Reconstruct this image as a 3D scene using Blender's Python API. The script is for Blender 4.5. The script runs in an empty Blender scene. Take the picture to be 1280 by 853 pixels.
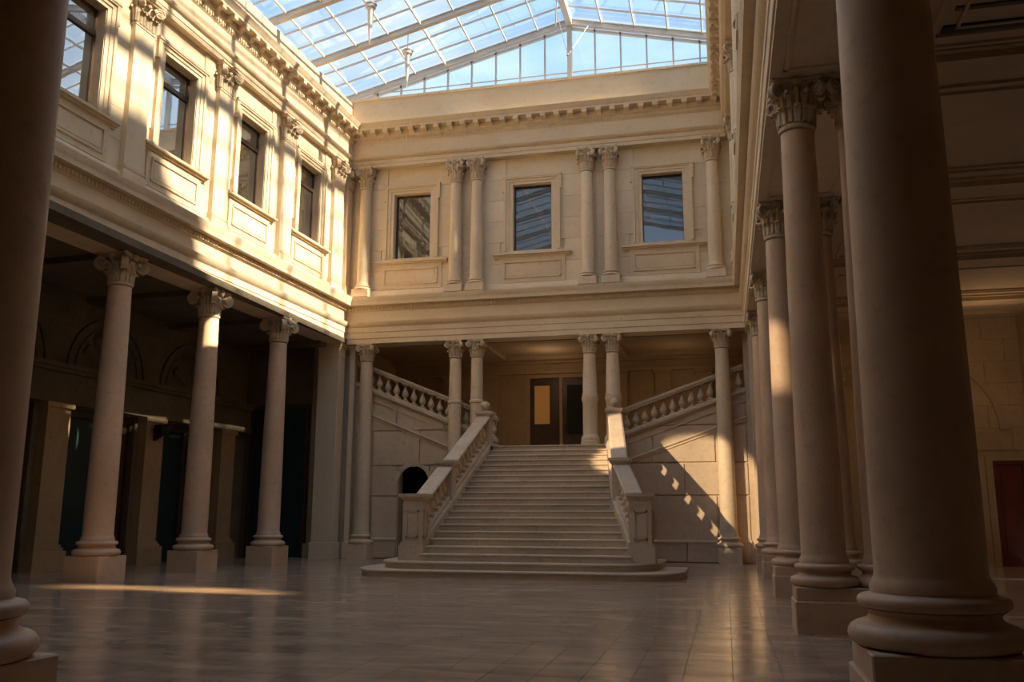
import bpy, math, random
import numpy as np
from mathutils import Matrix, Vector
from math import sin, cos, pi, radians, sqrt, atan2
random.seed(7)
SC = bpy.context.scene
COL = SC.collection

# ------------------------------------------------------------------ camera
CAMF, YAW, PITCH, ROLL = 1117.8, .2313, .1943, .0027
cd = bpy.data.cameras.new('camera'); cam = bpy.data.objects.new('camera', cd); COL.objects.link(cam)
cd.sensor_width = 36.0; cd.lens = 36.0 * CAMF / 1280.0; cd.clip_start = .05; cd.clip_end = 500
Fv = Vector((-sin(YAW) * cos(PITCH), cos(YAW) * cos(PITCH), sin(PITCH)))
Rv = Vector((cos(YAW), sin(YAW), 0)); Uv = Rv.cross(Fv)
R2 = Rv * cos(ROLL) + Uv * sin(ROLL); U2 = -Rv * sin(ROLL) + Uv * cos(ROLL)
cam.matrix_world = Matrix(((R2.x, U2.x, -Fv.x, 0), (R2.y, U2.y, -Fv.y, 0), (R2.z, U2.z, -Fv.z, 1.45), (0, 0, 0, 1)))
SC.camera = cam

# ------------------------------------------------------------------ sky
SKY = 1.0
w = bpy.data.worlds.new('sky'); SC.world = w; w.use_nodes = True
nt = w.node_tree; N = nt.nodes; L = nt.links; N.clear()
tc = N.new('ShaderNodeTexCoord'); sep = N.new('ShaderNodeSeparateXYZ'); L.new(tc.outputs['Generated'], sep.inputs[0])
grad = N.new('ShaderNodeValToRGB'); L.new(sep.outputs['Z'], grad.inputs[0])
grad.color_ramp.elements[0].position = 0.0; grad.color_ramp.elements[0].color = (.55, .72, .90, 1)
grad.color_ramp.elements[1].position = .9; grad.color_ramp.elements[1].color = (.17, .38, .74, 1)
e = grad.color_ramp.elements.new(.45); e.color = (.28, .50, .80, 1)
mp = N.new('ShaderNodeMapping'); mp.inputs['Scale'].default_value = (1.6, 1.6, 3.4); mp.inputs['Location'].default_value = (.6, .2, 0)
L.new(tc.outputs['Generated'], mp.inputs[0])
nz = N.new('ShaderNodeTexNoise'); nz.inputs['Scale'].default_value = 2.1; nz.inputs['Detail'].default_value = 7; nz.inputs['Roughness'].default_value = .55
L.new(mp.outputs[0], nz.inputs[0])
cr = N.new('ShaderNodeValToRGB'); cr.color_ramp.elements[0].position = .36; cr.color_ramp.elements[1].position = .74
L.new(nz.outputs[0], cr.inputs[0])
mx = N.new('ShaderNodeMixRGB'); L.new(cr.outputs[0], mx.inputs[0]); L.new(grad.outputs[0], mx.inputs[1]); mx.inputs[2].default_value = (.80, .86, .93, 1)
bg = N.new('ShaderNodeBackground'); bg.inputs[1].default_value = SKY; L.new(mx.outputs[0], bg.inputs[0])
wo = N.new('ShaderNodeOutputWorld'); L.new(bg.outputs[0], wo.inputs[0])

# ------------------------------------------------------------------ sun
SUN_DIR = Vector((-1, .05, -.76)).normalized()
sd = bpy.data.lights.new('sun', 'SUN'); sd.energy = 10.0; sd.color = (1.0, .80, .56); sd.angle = .028
so = bpy.data.objects.new('sun', sd); COL.objects.link(so); so.rotation_euler = SUN_DIR.to_track_quat('-Z', 'Y').to_euler()
so.location = (20, 10, 30)
# added spots standing in for patches of sun on stair wall and columns
def glint(loc, to, power, ang, size=.25, col=(1, .74, .45)):
    d = bpy.data.lights.new('window_glint', 'SPOT'); d.energy = power; d.spot_size = radians(ang); d.spot_blend = .25
    d.color = col; d.shadow_soft_size = size
    o = bpy.data.objects.new('window_glint', d); COL.objects.link(o); o.location = loc
    o.rotation_euler = (Vector(to) - Vector(loc)).to_track_quat('-Z', 'Y').to_euler()
glint((-13.0, 14.0, 12.0), (-.55, 30.6, 2.2), 17000, 9.5, .10)
glint((-.4, 22.3, 15.3), (-13.83, 21.80, 6.35), 44000, 2.7, .05)
glint((-13.0, 10.0, 12.0), (1.1, 17.95, 4.5), 9000, 4.2, .15)

def warm_fill(loc, power, size=.3, col=(1, .70, .40)):  # unseen point lights added to warm the lobby and the right aisle
    d = bpy.data.lights.new('lobby_lamp', 'POINT'); d.energy = power; d.color = col; d.shadow_soft_size = size
    o = bpy.data.objects.new('lobby_lamp', d); COL.objects.link(o); o.location = loc
warm_fill((-6.4, 33.2, 6.9), 11)
warm_fill((-1.5, 33.4, 6.6), 5)
warm_fill((7.6, 27.5, 6.2), 22)
def beam(loc, to, sx, sy, power, spread):  # area lights added to lay a sunlit streak across the floor
    d = bpy.data.lights.new('window_beam', 'AREA'); d.shape = 'RECTANGLE'; d.size = sx; d.size_y = sy; d.energy = power; d.color = (1, .70, .38); d.spread = radians(spread)
    o = bpy.data.objects.new('window_beam', d); COL.objects.link(o); o.location = loc
    z = -(Vector(to) - Vector(loc)).normalized(); x = (Vector((1, 0, 0)) - z*z.x).normalized(); y = z.cross(x)
    o.matrix_world = Matrix(((x.x, y.x, z.x, loc[0]), (x.y, y.y, z.y, loc[1]), (x.z, y.z, z.z, loc[2]), (0, 0, 0, 1)))
beam((.3, 13.2, 12.5), (-10.2, 16.7, 0), 5.2, .16, 26, 5)
beam((.3, 13.0, 12.5), (-9.0, 16.2, 0), 3.0, .06, 7, 4)
SC.view_settings.view_transform = 'Standard'; SC.view_settings.look = 'None'
SC.view_settings.exposure = 0.68; SC.view_settings.gamma = 1.0
SC.cycles.max_bounces = 8; SC.cycles.diffuse_bounces = 5; SC.cycles.glossy_bounces = 4; SC.cycles.transparent_max_bounces = 16
SC.cycles.use_denoising = True; SC.cycles.caustics_reflective = False; SC.cycles.caustics_refractive = False
SC.cycles.sample_clamp_indirect = 6.0

# ------------------------------------------------------------------ materials
def new_mat(name):
    m = bpy.data.materials.new(name); m.use_nodes = True
    nt = m.node_tree; nt.nodes.clear(); o = nt.nodes.new('ShaderNodeOutputMaterial'); b = nt.nodes.new('ShaderNodeBsdfPrincipled')
    nt.links.new(b.outputs[0], o.inputs[0]); return m, nt, b
def stone(name, c1, c2, c3, rough=.75, scale=1.0, bump=.25, spots=.5, stretch=(1, 1, 1), vary=.06):
    m, nt, b = new_mat(name); N = nt.nodes; L = nt.links
    g = N.new('ShaderNodeNewGeometry'); mp = N.new('ShaderNodeMapping'); mp.inputs['Scale'].default_value = stretch
    L.new(g.outputs['Position'], mp.inputs[0])
    n1 = N.new('ShaderNodeTexNoise'); n1.inputs['Scale'].default_value = .55 * scale; n1.inputs['Detail'].default_value = 6; n1.inputs['Roughness'].default_value = .6
    n2 = N.new('ShaderNodeTexNoise'); n2.inputs['Scale'].default_value = 5.5 * scale; n2.inputs['Detail'].default_value = 8; n2.inputs['Roughness'].default_value = .65
    n3 = N.new('ShaderNodeTexNoise'); n3.inputs['Scale'].default_value = 60 * scale; n3.inputs['Detail'].default_value = 3
    for n in (n1, n2, n3): L.new(mp.outputs[0], n.inputs[0])
    r1 = N.new('ShaderNodeValToRGB'); L.new(n1.outputs[0], r1.inputs[0])
    r1.color_ramp.elements[0].position = .33; r1.color_ramp.elements[0].color = (*c2, 1); r1.color_ramp.elements[1].position = .62; r1.color_ramp.elements[1].color = (*c1, 1)
    r2 = N.new('ShaderNodeValToRGB'); L.new(n2.outputs[0], r2.inputs[0])
    r2.color_ramp.elements[0].position = .30; r2.color_ramp.elements[0].color = (1, 1, 1, 1); r2.color_ramp.elements[1].position = .47; r2.color_ramp.elements[1].color = (0, 0, 0, 1)
    mu = N.new('ShaderNodeMath'); mu.operation = 'MULTIPLY'; L.new(r2.outputs[0], mu.inputs[0]); mu.inputs[1].default_value = spots
    x = N.new('ShaderNodeMixRGB'); L.new(mu.outputs[0], x.inputs[0]); L.new(r1.outputs[0], x.inputs[1]); x.inputs[2].default_value = (*c3, 1)
    oi = N.new('ShaderNodeObjectInfo'); ma = N.new('ShaderNodeMapRange'); L.new(oi.outputs['Random'], ma.inputs[0])
    ma.inputs[3].default_value = 1 - vary; ma.inputs[4].default_value = 1 + vary
    hs = N.new('ShaderNodeHueSaturation'); L.new(x.outputs[0], hs.inputs['Color']); L.new(ma.outputs[0], hs.inputs['Value'])
    L.new(hs.outputs[0], b.inputs['Base Color']); b.inputs['Roughness'].default_value = rough
    b.inputs['Specular IOR Level'].default_value = .35
    ad = N.new('ShaderNodeMath'); ad.operation = 'ADD'; L.new(n2.outputs[0], ad.inputs[0]); L.new(n3.outputs[0], ad.inputs[1])
    bu = N.new('ShaderNodeBump'); bu.inputs['Strength'].default_value = bump; bu.inputs['Distance'].default_value = .012
    L.new(ad.outputs[0], bu.inputs['Height']); L.new(bu.outputs[0], b.inputs['Normal'])
    return m
def plain(name, c, rough=.5, metal=0.0, vary=.15, scale=3.0, spec=.5):
    m, nt, b = new_mat(name); N = nt.nodes; L = nt.links
    g = N.new('ShaderNodeNewGeometry'); n = N.new('ShaderNodeTexNoise'); n.inputs['Scale'].default_value = scale; n.inputs['Detail'].default_value = 4
    L.new(g.outputs['Position'], n.inputs[0]); ma = N.new('ShaderNodeMapRange'); L.new(n.outputs[0], ma.inputs[0])
    ma.inputs[1].default_value = .3; ma.inputs[2].default_value = .7; ma.inputs[3].default_value = 1 - vary; ma.inputs[4].default_value = 1 + vary
    hs = N.new('ShaderNodeHueSaturation'); hs.inputs['Color'].default_value = (*c, 1); L.new(ma.outputs[0], hs.inputs['Value'])
    L.new(hs.outputs[0], b.inputs['Base Color']); b.inputs['Roughness'].default_value = rough; b.inputs['Metallic'].default_value = metal
    b.inputs['Specular IOR Level'].default_value = spec
    return m
M = {}
M['stone'] = stone('pale_limestone', (.765, .63, .455), (.70, .56, .385), (.52, .40, .26), .8, 1.0, .2, .35)
M['trim'] = stone('carved_limestone', (.75, .605, .425), (.67, .525, .355), (.45, .335, .21), .75, 1.2, .2, .4)
M['shaft'] = stone('column_limestone', (.70, .50, .345), (.59, .41, .275), (.43, .285, .185), .5, 1.3, .15, .5)
M['columnpale'] = stone('pale_column_stone', (.74, .60, .43), (.66, .52, .36), (.48, .365, .245), .6, 1.3, .15, .5)
M['capital'] = stone('capital_limestone', (.68, .55, .395), (.58, .46, .32), (.34, .25, .165), .8, 2.0, .35, .6)
M['stairstone'] = stone('worn_stair_stone', (.62, .50, .37), (.52, .415, .30), (.34, .26, .185), .6, 1.4, .25, .6)
M['stairwall'] = stone('stained_wall_stone', (.66, .53, .39), (.54, .42, .30), (.38, .29, .21), .7, 1.1, .2, .55)
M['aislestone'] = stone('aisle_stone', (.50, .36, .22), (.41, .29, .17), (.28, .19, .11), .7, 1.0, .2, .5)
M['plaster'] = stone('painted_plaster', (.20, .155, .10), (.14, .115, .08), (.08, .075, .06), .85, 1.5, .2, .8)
M['ceilplaster'] = stone('ceiling_plaster', (.52, .38, .25), (.45, .33, .21), (.33, .24, .15), .85, .8, .1, .3)
M['bronze'] = plain('bronze_frame', (.10, .055, .035), .35, .3)
M['steel'] = plain('painted_steel', (.60, .56, .52), .45, 0, .05)
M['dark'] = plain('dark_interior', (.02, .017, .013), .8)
M['teal'] = plain('dark_teal_door', (.012, .034, .042), .35, 0, .2)
M['brownwood'] = plain('dark_brown_wood', (.075, .035, .02), .45, 0, .25)
M['redwood'] = plain('red_brown_wood', (.16, .028, .012), .4, 0, .2)
M['iron'] = plain('black_iron', (.02, .018, .016), .5, .3)
M['white'] = plain('white_enamel', (.75, .72, .66), .4, 0, .03)
def glass_mat():
    m, nt, b = new_mat('roof_glass'); N = nt.nodes; L = nt.links
    o = [n for n in N if n.type == 'OUTPUT_MATERIAL'][0]; N.remove(b)
    t = N.new('ShaderNodeBsdfTransparent'); t.inputs[0].default_value = (.93, .965, .98, 1)
    g = N.new('ShaderNodeBsdfGlossy'); g.inputs['Roughness'].default_value = .03
    f = N.new('ShaderNodeLayerWeight'); f.inputs[0].default_value = .12
    x = N.new('ShaderNodeMixShader'); L.new(f.outputs['Facing'], x.inputs[0]); L.new(t.outputs[0], x.inputs[1]); L.new(g.outputs[0], x.inputs[2]); L.new(x.outputs[0], o.inputs[0])
    return m
M['roofglass'] = glass_mat()
def pane_mat(name, refl, base=(.012, .011, .01)):
    m, nt, b = new_mat(name); N = nt.nodes; L = nt.links
    o = [n for n in N if n.type == 'OUTPUT_MATERIAL'][0]
    b.inputs['Base Color'].default_value = (*base, 1); b.inputs['Roughness'].default_value = .3
    gl = N.new('ShaderNodeBsdfGlossy'); gl.inputs['Roughness'].default_value = .015; gl.inputs[0].default_value = (.9, .95, 1, 1)
    g = N.new('ShaderNodeNewGeometry'); n = N.new('ShaderNodeTexNoise'); n.inputs['Scale'].default_value = 1.3; L.new(g.outputs['Position'], n.inputs[0])
    bu = N.new('ShaderNodeBump'); bu.inputs['Strength'].default_value = .035; bu.inputs['Distance'].default_value = .02; L.new(n.outputs[0], bu.inputs['Height']); L.new(bu.outputs[0], gl.inputs['Normal'])
    x = N.new('ShaderNodeMixShader'); x.inputs[0].default_value = refl; L.new(b.outputs[0], x.inputs[1]); L.new(gl.outputs[0], x.inputs[2]); L.new(x.outputs[0], o.inputs[0])
    return m
M['pane'] = pane_mat('window_pane', .52); M['paneback'] = pane_mat('dim_window_pane', .11, (.02, .017, .012))
def floor_mat():
    m, nt, b = new_mat('polished_marble'); N = nt.nodes; L = nt.links
    g = N.new('ShaderNodeNewGeometry')
    sn = N.new('ShaderNodeVectorMath'); sn.operation = 'FLOOR'; dv = N.new('ShaderNodeVectorMath'); dv.operation = 'DIVIDE'
    dv.inputs[1].default_value = (.45, .9, 10); L.new(g.outputs['Position'], dv.inputs[0]); L.new(dv.outputs[0], sn.inputs[0])
    wn = N.new('ShaderNodeTexWhiteNoise'); L.new(sn.outputs[0], wn.inputs['Vector'])
    mp = N.new('ShaderNodeMapping'); mp.inputs['Scale'].default_value = (.6, 1.7, 1); L.new(g.outputs['Position'], mp.inputs[0])
    n1 = N.new('ShaderNodeTexNoise'); n1.inputs['Scale'].default_value = .8; n1.inputs['Detail'].default_value = 8; n1.inputs['Roughness'].default_value = .62; n1.inputs['Distortion'].default_value = 1.2; L.new(mp.outputs[0], n1.inputs[0])
    r = N.new('ShaderNodeValToRGB'); L.new(n1.outputs[0], r.inputs[0])
    r.color_ramp.elements[0].position = .32; r.color_ramp.elements[0].color = (.27, .19, .135, 1); r.color_ramp.elements[1].position = .66; r.color_ramp.elements[1].color = (.50, .365, .26, 1)
    ma = N.new('ShaderNodeMapRange'); L.new(wn.outputs['Value'], ma.inputs[0]); ma.inputs[3].default_value = .95; ma.inputs[4].default_value = 1.04
    hs = N.new('ShaderNodeHueSaturation'); L.new(r.outputs[0], hs.inputs['Color']); L.new(ma.outputs[0], hs.inputs['Value']); L.new(hs.outputs[0], b.inputs['Base Color'])
    n2 = N.new('ShaderNodeTexNoise'); n2.inputs['Scale'].default_value = 1.6; n2.inputs['Detail'].default_value = 6; L.new(mp.outputs[0], n2.inputs[0])
    rr = N.new('ShaderNodeMapRange'); L.new(n2.outputs[0], rr.inputs[0]); rr.inputs[1].default_value = .3; rr.inputs[2].default_value = .7; rr.inputs[3].default_value = .12; rr.inputs[4].default_value = .24
    L.new(rr.outputs[0], b.inputs['Roughness']); b.inputs['Specular IOR Level'].default_value = .8
    n3 = N.new('ShaderNodeTexNoise'); n3.inputs['Scale'].default_value = 3; L.new(g.outputs['Position'], n3.inputs[0])
    bu = N.new('ShaderNodeBump'); bu.inputs['Strength'].default_value = .04; bu.inputs['Distance'].default_value = .01; L.new(n3.outputs[0], bu.inputs['Height']); L.new(bu.outputs[0], b.inputs['Normal'])
    return m
M['floor'] = floor_mat()

# ------------------------------------------------------------------ geometry helpers
class G:
    def __init__(s): s.v = []; s.f = []
    def add(s, v, f):
        b = len(s.v); s.v += [tuple(p) for p in v]; s.f += [tuple(i + b for i in q) for q in f]; return s
    def box(s, x0, x1, y0, y1, z0, z1):
        if x0 > x1: x0, x1 = x1, x0
        if y0 > y1: y0, y1 = y1, y0
        if z0 > z1: z0, z1 = z1, z0
        return s.add([(x0,y0,z0),(x1,y0,z0),(x1,y1,z0),(x0,y1,z0),(x0,y0,z1),(x1,y0,z1),(x1,y1,z1),(x0,y1,z1)],
                     [(0,3,2,1),(4,5,6,7),(0,1,5,4),(1,2,6,5),(2,3,7,6),(3,0,4,7)])
    def cbox(s, x0, x1, y0, y1, z0, z1, c=.012):
        "box with chamfered vertical and top edges"
        P = [(x0+c,y0),(x1-c,y0),(x1,y0+c),(x1,y1-c),(x1-c,y1),(x0+c,y1),(x0,y1-c),(x0,y0+c)]
        cx, cy = (x0+x1)/2, (y0+y1)/2
        def ins(p): return (p[0] + c*(1 if p[0] < cx else -1), p[1] + c*(1 if p[1] < cy else -1))
        v = [(*p, z0) for p in P] + [(*p, z1-c) for p in P] + [(*ins(p), z1) for p in P]
        f = [tuple(range(7, -1, -1)), tuple(range(16, 24))]
        for k in (0, 8):
            for i in range(8): f.append((k+i, k+(i+1) % 8, k+8+(i+1) % 8, k+8+i))
        return s.add(v, f)
    def lathe(s, prof, cx=0, cy=0, z=0, n=24, a0=0, caps=True):
        v = []; m = len(prof)
        for r, h in prof:
            for i in range(n):
                a = a0 + 2*pi*i/n; v.append((cx + r*cos(a), cy + r*sin(a), z + h))
        f = [(j*n+i, j*n+(i+1) % n, (j+1)*n+(i+1) % n, (j+1)*n+i) for j in range(m-1) for i in range(n)]
        if caps: f += [tuple(range(n-1, -1, -1)), tuple((m-1)*n + i for i in range(n))]
        return s.add(v, f)
    def loft(s, loops, close=True, caps=True):
        "loops: equal-length vertex loops"
        n = len(loops[0]); v = [p for lp in loops for p in lp]; f = []
        for j in range(len(loops)-1):
            for i in range(n if close else n-1): f.append((j*n+i, j*n+(i+1) % n, (j+1)*n+(i+1) % n, (j+1)*n+i))
        if caps and close: f += [tuple(range(n-1, -1, -1)), tuple((len(loops)-1)*n + i for i in range(n))]
        return s.add(v, f)
    def ext(s, poly, axis, a, b):
        "extrude 2D polygon along an axis: 'x' -> poly in (y,z); 'y' -> (x,z); 'z' -> (x,y)"
        def P(p, t): return {'x': (t, p[0], p[1]), 'y': (p[0], t, p[1]), 'z': (p[0], p[1], t)}[axis]
        return s.loft([[P(p, a) for p in poly], [P(p, b) for p in poly]])
    def tube(s, pts, r, n=6):
        loops = []
        pts = [Vector(p) for p in pts]
        rs = r if isinstance(r, (list, tuple)) else [r]*len(pts)
        up = Vector((0, 0, 1))
        for i, p in enumerate(pts):
            d = (pts[min(i+1, len(pts)-1)] - pts[max(i-1, 0)]).normalized()
            x = d.cross(up)
            if x.length < .05: x = d.cross(Vector((0, 1, 0)))
            x.normalize(); y = x.cross(d)
            loops.append([tuple(p + (x*cos(2*pi*k/n) + y*sin(2*pi*k/n))*rs[i]) for k in range(n)])
        return s.loft(loops)
    def bar(s, p, q, w, h):
        "rectangular bar from p to q, width w horizontally, height h (hung below the line)"
        p = Vector(p); q = Vector(q); d = (q-p).normalized(); x = d.cross(Vector((0, 0, 1)))
        if x.length < .01: x = Vector((1, 0, 0))
        x.normalize(); y = x.cross(d)
        o = [x*(-w/2), x*(w/2), x*(w/2) - y*h, x*(-w/2) - y*h]
        return s.loft([[tuple(p+k) for k in o], [tuple(q+k) for k in o]])
    def moved(s, M4):
        g = G(); g.f = list(s.f); g.v = [tuple(M4 @ Vector(p)) for p in s.v]; return g
    def mesh(s, name, mat=None, smooth=True, angle=38):
        me = bpy.data.meshes.new(name); me.from_pydata(s.v, [], s.f)
        if mat is not None: me.materials.append(M[mat] if isinstance(mat, str) else mat)
        me.validate()
        bm_fix(me)
        if smooth:
            me.shade_smooth(); me.set_sharp_from_angle(angle=radians(angle))
        return me
import bmesh
def bm_fix(me):
    bm = bmesh.new(); bm.from_mesh(me); bmesh.ops.recalc_face_normals(bm, faces=bm.faces[:]); bm.to_mesh(me); bm.free()
def obj(name, g, mat=None, parent=None, smooth=True, loc=None, angle=38):
    me = g.mesh(name, mat, smooth, angle) if isinstance(g, G) else g
    o = bpy.data.objects.new(name, me); COL.objects.link(o)
    if parent is not None: o.parent = parent
    if loc is not None: o.location = loc
    return o
def empty(name, label, cat, mtx=None, group=None, kind=None):
    o = bpy.data.objects.new(name, None); COL.objects.link(o); o.empty_display_size = .3
    if mtx is not None: o.matrix_world = mtx
    o['label'] = label
    if cat: o['category'] = cat
    if group: o['group'] = group
    if kind: o['kind'] = kind
    return o
def tag(o, label, cat=None, group=None, kind=None):
    o['label'] = label
    if cat: o['category'] = cat
    if group: o['group'] = group
    if kind: o['kind'] = kind
    return o
def struct(name, g, mat, label, mtx=None, smooth=True):
    o = obj(name, g, mat, None, smooth); o['kind'] = 'structure'; o['label'] = label
    if mtx is not None: o.matrix_world = mtx
    return o
def copy_tree(o, mtx=None, label=None, parent=None):
    c = o.copy(); COL.objects.link(c)
    if parent is not None: c.parent = parent
    if mtx is not None: c.matrix_world = mtx
    if label: c['label'] = label
    for ch in [x for x in KIDS(o)]: copy_tree(ch, None, None, c)
    return c
def KIDS(o): return [x for x in COL.objects if x.parent == o] if o.name not in KC else KC[o.name]
KC = {}
def T(x, y, z=0, r=0): return Matrix.Translation((x, y, z)) @ Matrix.Rotation(r, 4, 'Z')

# ------------------------------------------------------------------ frames of the three hall walls
YB, XL, AL = 30.2, -13.36, .0422
sA, cA = sin(AL), cos(AL)
def Lp(u, off): return (XL + .0 - u*sA + off*cA, YB + .49 - u*cA - off*sA)       # u from back corner towards the camera, off into the hall
P0 = Lp(0, 0)
ML = Matrix(((-sA, cA, 0, P0[0]), (-cA, -sA, 0, P0[1]), (0, 0, 1, 0), (0, 0, 0, 1)))   # local x=u, y=off
MB = Matrix(((-1, 0, 0, 0), (0, -1, 0, 0), (0, 0, 1, 0), (0, 0, 0, 1)))                  # local x=-X, y=-Y
MR = Matrix(((0, -1, 0, 0), (1, 0, 0, 0), (0, 0, 1, 0), (0, 0, 0, 1)))                   # local x=Y, y=-X
YF = 5.9
def left_at(off, Y):
    u = (P0[1] - off*sA - Y)/cA; p = Lp(u, off); return (p[0], p[1])
def upath(oL, yB, xR, d):
    return [left_at(oL + d, YF), left_at(oL + d, yB - d), (xR - d, yB - d), (xR - d, YF)]
def umold(prof, oL, yB, xR):
    "closed (d,z) profile swept along left, back and right walls with mitred corners"
    g = G(); n = len(prof)
    paths = [upath(oL, yB, xR, d) for d, z in prof]
    g.loft([[(paths[i][k][0], paths[i][k][1], prof[i][1]) for i in range(n)] for k in range(4)])
    return g

# levels
ZS = 7.65                      # soffit of the lower order
ZC1 = 9.33                     # top of middle cornice
ZU = 9.68                      # foot of upper bases
ZUS = 14.47                    # soffit of upper order
ZTOP = 16.02                   # top of the main cornice

# ------------------------------------------------------------------ floor
FX0, FX1, FY0, FY1 = -18.5, 9.0, -3.0, 31.2
g = G(); g.box(FX0, FX1, FY0, FY1, -.4, -.012)
floor = struct('floor', g, 'aislestone', 'polished brown marble floor of long slabs', smooth=False)
tile_me = G().box(.003, .447, .003, .897, -.03, 0).mesh('tile', 'floor', False)
cand = []
ix0, ix1 = int(math.floor(FX0/.45)), int(math.ceil(FX1/.45)); iy0, iy1 = int(FY0/.9), int(FY1/.9)
for ix in range(ix0, ix1):
    for iy in range(iy0, iy1 + 1):
        x, y = ix*.45, iy*.9
        dx, dy = x + .22, y + .45
        d = Vector((dx, dy, -1.45)); z = d.dot(Fv)
        vis = False
        if z > 1:
            px = 640 + CAMF*d.dot(R2)/z; py = 426.5 - CAMF*d.dot(U2)/z
            vis = -20 < px < 1300 and 640 < py < 880
        cand.append((0 if vis else 1, z if vis else abs(dy), x, y))
cand.sort()
rest = G()
for k, (hid, z, x, y) in enumerate(cand):
    if k < 296 and not hid:
        o = bpy.data.objects.new('tile', tile_me); COL.objects.link(o); o.parent = floor; o.location = (x, y, 0)
    else: rest.box(x + .002, x + .448, y + .002, y + .898, -.03, 0)
ro = obj('tile_field', rest, 'floor', floor, False); ro['kind'] = 'stuff'

# ------------------------------------------------------------------ walls
def holed(g, x0, x1, z0, z1, holes, y0, y1):
    xs = sorted({x0, x1} | {h[0] for h in holes} | {h[1] for h in holes}); zs = sorted({z0, z1} | {h[2] for h in holes} | {h[3] for h in holes})
    xs = [x for x in xs if x0 <= x <= x1]; zs = [z for z in zs if z0 <= z <= z1]
    for a, b in zip(xs, xs[1:]):
        run = None
        for c, d in zip(zs, zs[1:]):
            mx, mz = (a+b)/2, (c+d)/2
            inside = any(h[0] < mx < h[1] and h[2] < mz < h[3] for h in holes)
            if not inside: g.box(a, b, y0, y1, c, d)
unit_me = {}
def unit(mat):
    if mat not in unit_me: unit_me[mat] = G().box(-.5, .5, -.5, .5, -.5, .5).mesh('stone_block', mat, False)
    return unit_me[mat]
def ashlar(parent, x0, x1, z0, z1, holes, yface, mat, rows, bl, gap=.008, thick=.04, name='stone_block', jit=.15):
    "individual stone blocks laid in courses proud of the backing wall, local frame"
    hs = (z1 - z0)/rows; me = unit(mat)
    for r in range(rows):
        a, b = z0 + r*hs, z0 + (r+1)*hs
        cuts = []
        seg = [(x0, x1)]
        for h in holes:
            if h[2] < b - .01 and h[3] > a + .01 and (h[3]-a > .05 and b-h[2] > .05):
                ns = []
                for s0, s1 in seg:
                    if h[1] <= s0 or h[0] >= s1: ns.append((s0, s1)); continue
                    if h[0] > s0: ns.append((s0, h[0]))
                    if h[1] < s1: ns.append((h[1], s1))
                seg = ns
        for s0, s1 in seg:
            if s1 - s0 < .08: continue
            n = max(1, round((s1-s0)/bl)); wd = (s1-s0)/n
            sh = (.5 if r % 2 else 0)*wd if n > 2 else 0
            xs = [s0] + [s0 + wd*k + sh for k in range(1 if not sh else 0, n)] + [s1]
            for p, q in zip(xs, xs[1:]):
                if q - p < .05: continue
                o = bpy.data.objects.new(name, me); COL.objects.link(o); o.parent = parent
                t = thick + random.uniform(-.002, .002)
                o.location = ((p+q)/2, yface - thick + t/2, (a+b)/2); o.scale = (q-p-gap, t, b-a-gap)

# windows: (frame matrix, centre along wall, z0, z1, half width)
WZ0, WZ1, WH = 10.88, 13.42, .72
LWIN = [14.50, 10.85, 7.19, 3.52]; LPIL = [16.2, 12.55, 8.90, 5.25, 1.60]
BWIN = [11.0, 6.40, 1.72]                                   # local x = -X
RCOL = [28.5, 23.8, 19.1, 14.4, 9.7]; RWIN = [26.15, 21.45, 16.75, 12.05]
def holes_of(cs, z1=WZ1): return [(c-WH, c+WH, WZ0, z1) for c in cs]

# upper walls
oLw, yBw, xRw = -.14, 30.32, .80
gw = G(); holed(gw, -.6, 24.9, ZS+.1, 17.3, [(c-WH, c+WH, WZ0, 13.5) for c in LWIN + [18.2, 21.8]], oLw-.62, oLw-.04)
wl = struct('wall_left', gw, 'stone', 'sunlit upper wall on the left of the hall, above the colonnade', ML, False)
hl = [(c-1.02, c+1.02, 10.6, 13.85) for c in LWIN] + [(c-1.1, c+1.1, 9.6, 10.8) for c in LWIN] + [(c-.36, c+.36, 9.3, 14.5) for c in LPIL]
ashlar(wl, .35, 17.2, ZU-.05, ZUS, hl, oLw, 'stone', 6, 1.1)
gw = G(); holed(gw, -1.4, 14.1, ZS+.1, 17.25, holes_of(BWIN), -yBw-.60, -yBw-.04)
wb = struct('wall_back', gw, 'stone', 'upper back wall above the staircase with three windows', MB, False)
hb = [(c-1.0, c+1.0, 10.6, 13.75) for c in BWIN] + [(c-1.2, c+1.2, 9.6, 10.8) for c in BWIN]
ashlar(wb, -.75, 13.3, ZU-.05, ZUS, hb, -yBw, 'stone', 6, 1.15)
gw = G(); holed(gw, YF, 30.9, ZS+.1, 18.3, [(c-WH, c+WH, WZ0, WZ1) for c in RWIN], -xRw-.60, -xRw-.04)
wr = struct('wall_right', gw, 'stone', 'upper right wall of the hall, seen edge on', MR, False)
ashlar(wr, 18.0, 30.2, ZU-.05, ZUS, [(c-1, c+1, 9.6, 13.8) for c in RWIN], -xRw, 'stone', 6, 1.3)

struct('wall_left_corner', G().box(-14.4, -13.3, 30.60, 30.95, 0, ZS+.3), 'stairwall', 'short wall closing the left back corner', None, False)
struct('wall_back_corner', G().box(.78, 1.7, 30.62, 31.0, 0, ZS+.2), 'stairwall', 'short wall closing the right back corner', None, False)
# front gallery wall over the photographer's end
gw = G(); gw.box(-15.2, 2.6, YF-.8, YF, ZS, 18.4)
struct('wall_front', gw, 'stone', 'wall above the near gallery, behind the camera', None, False)
gw = G(); gw.box(-19, 9.3, -3.4, -3.0, -.4, 8.2)
struct('wall_rear', gw, 'aislestone', 'closing wall behind the photographer', None, False)

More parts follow.
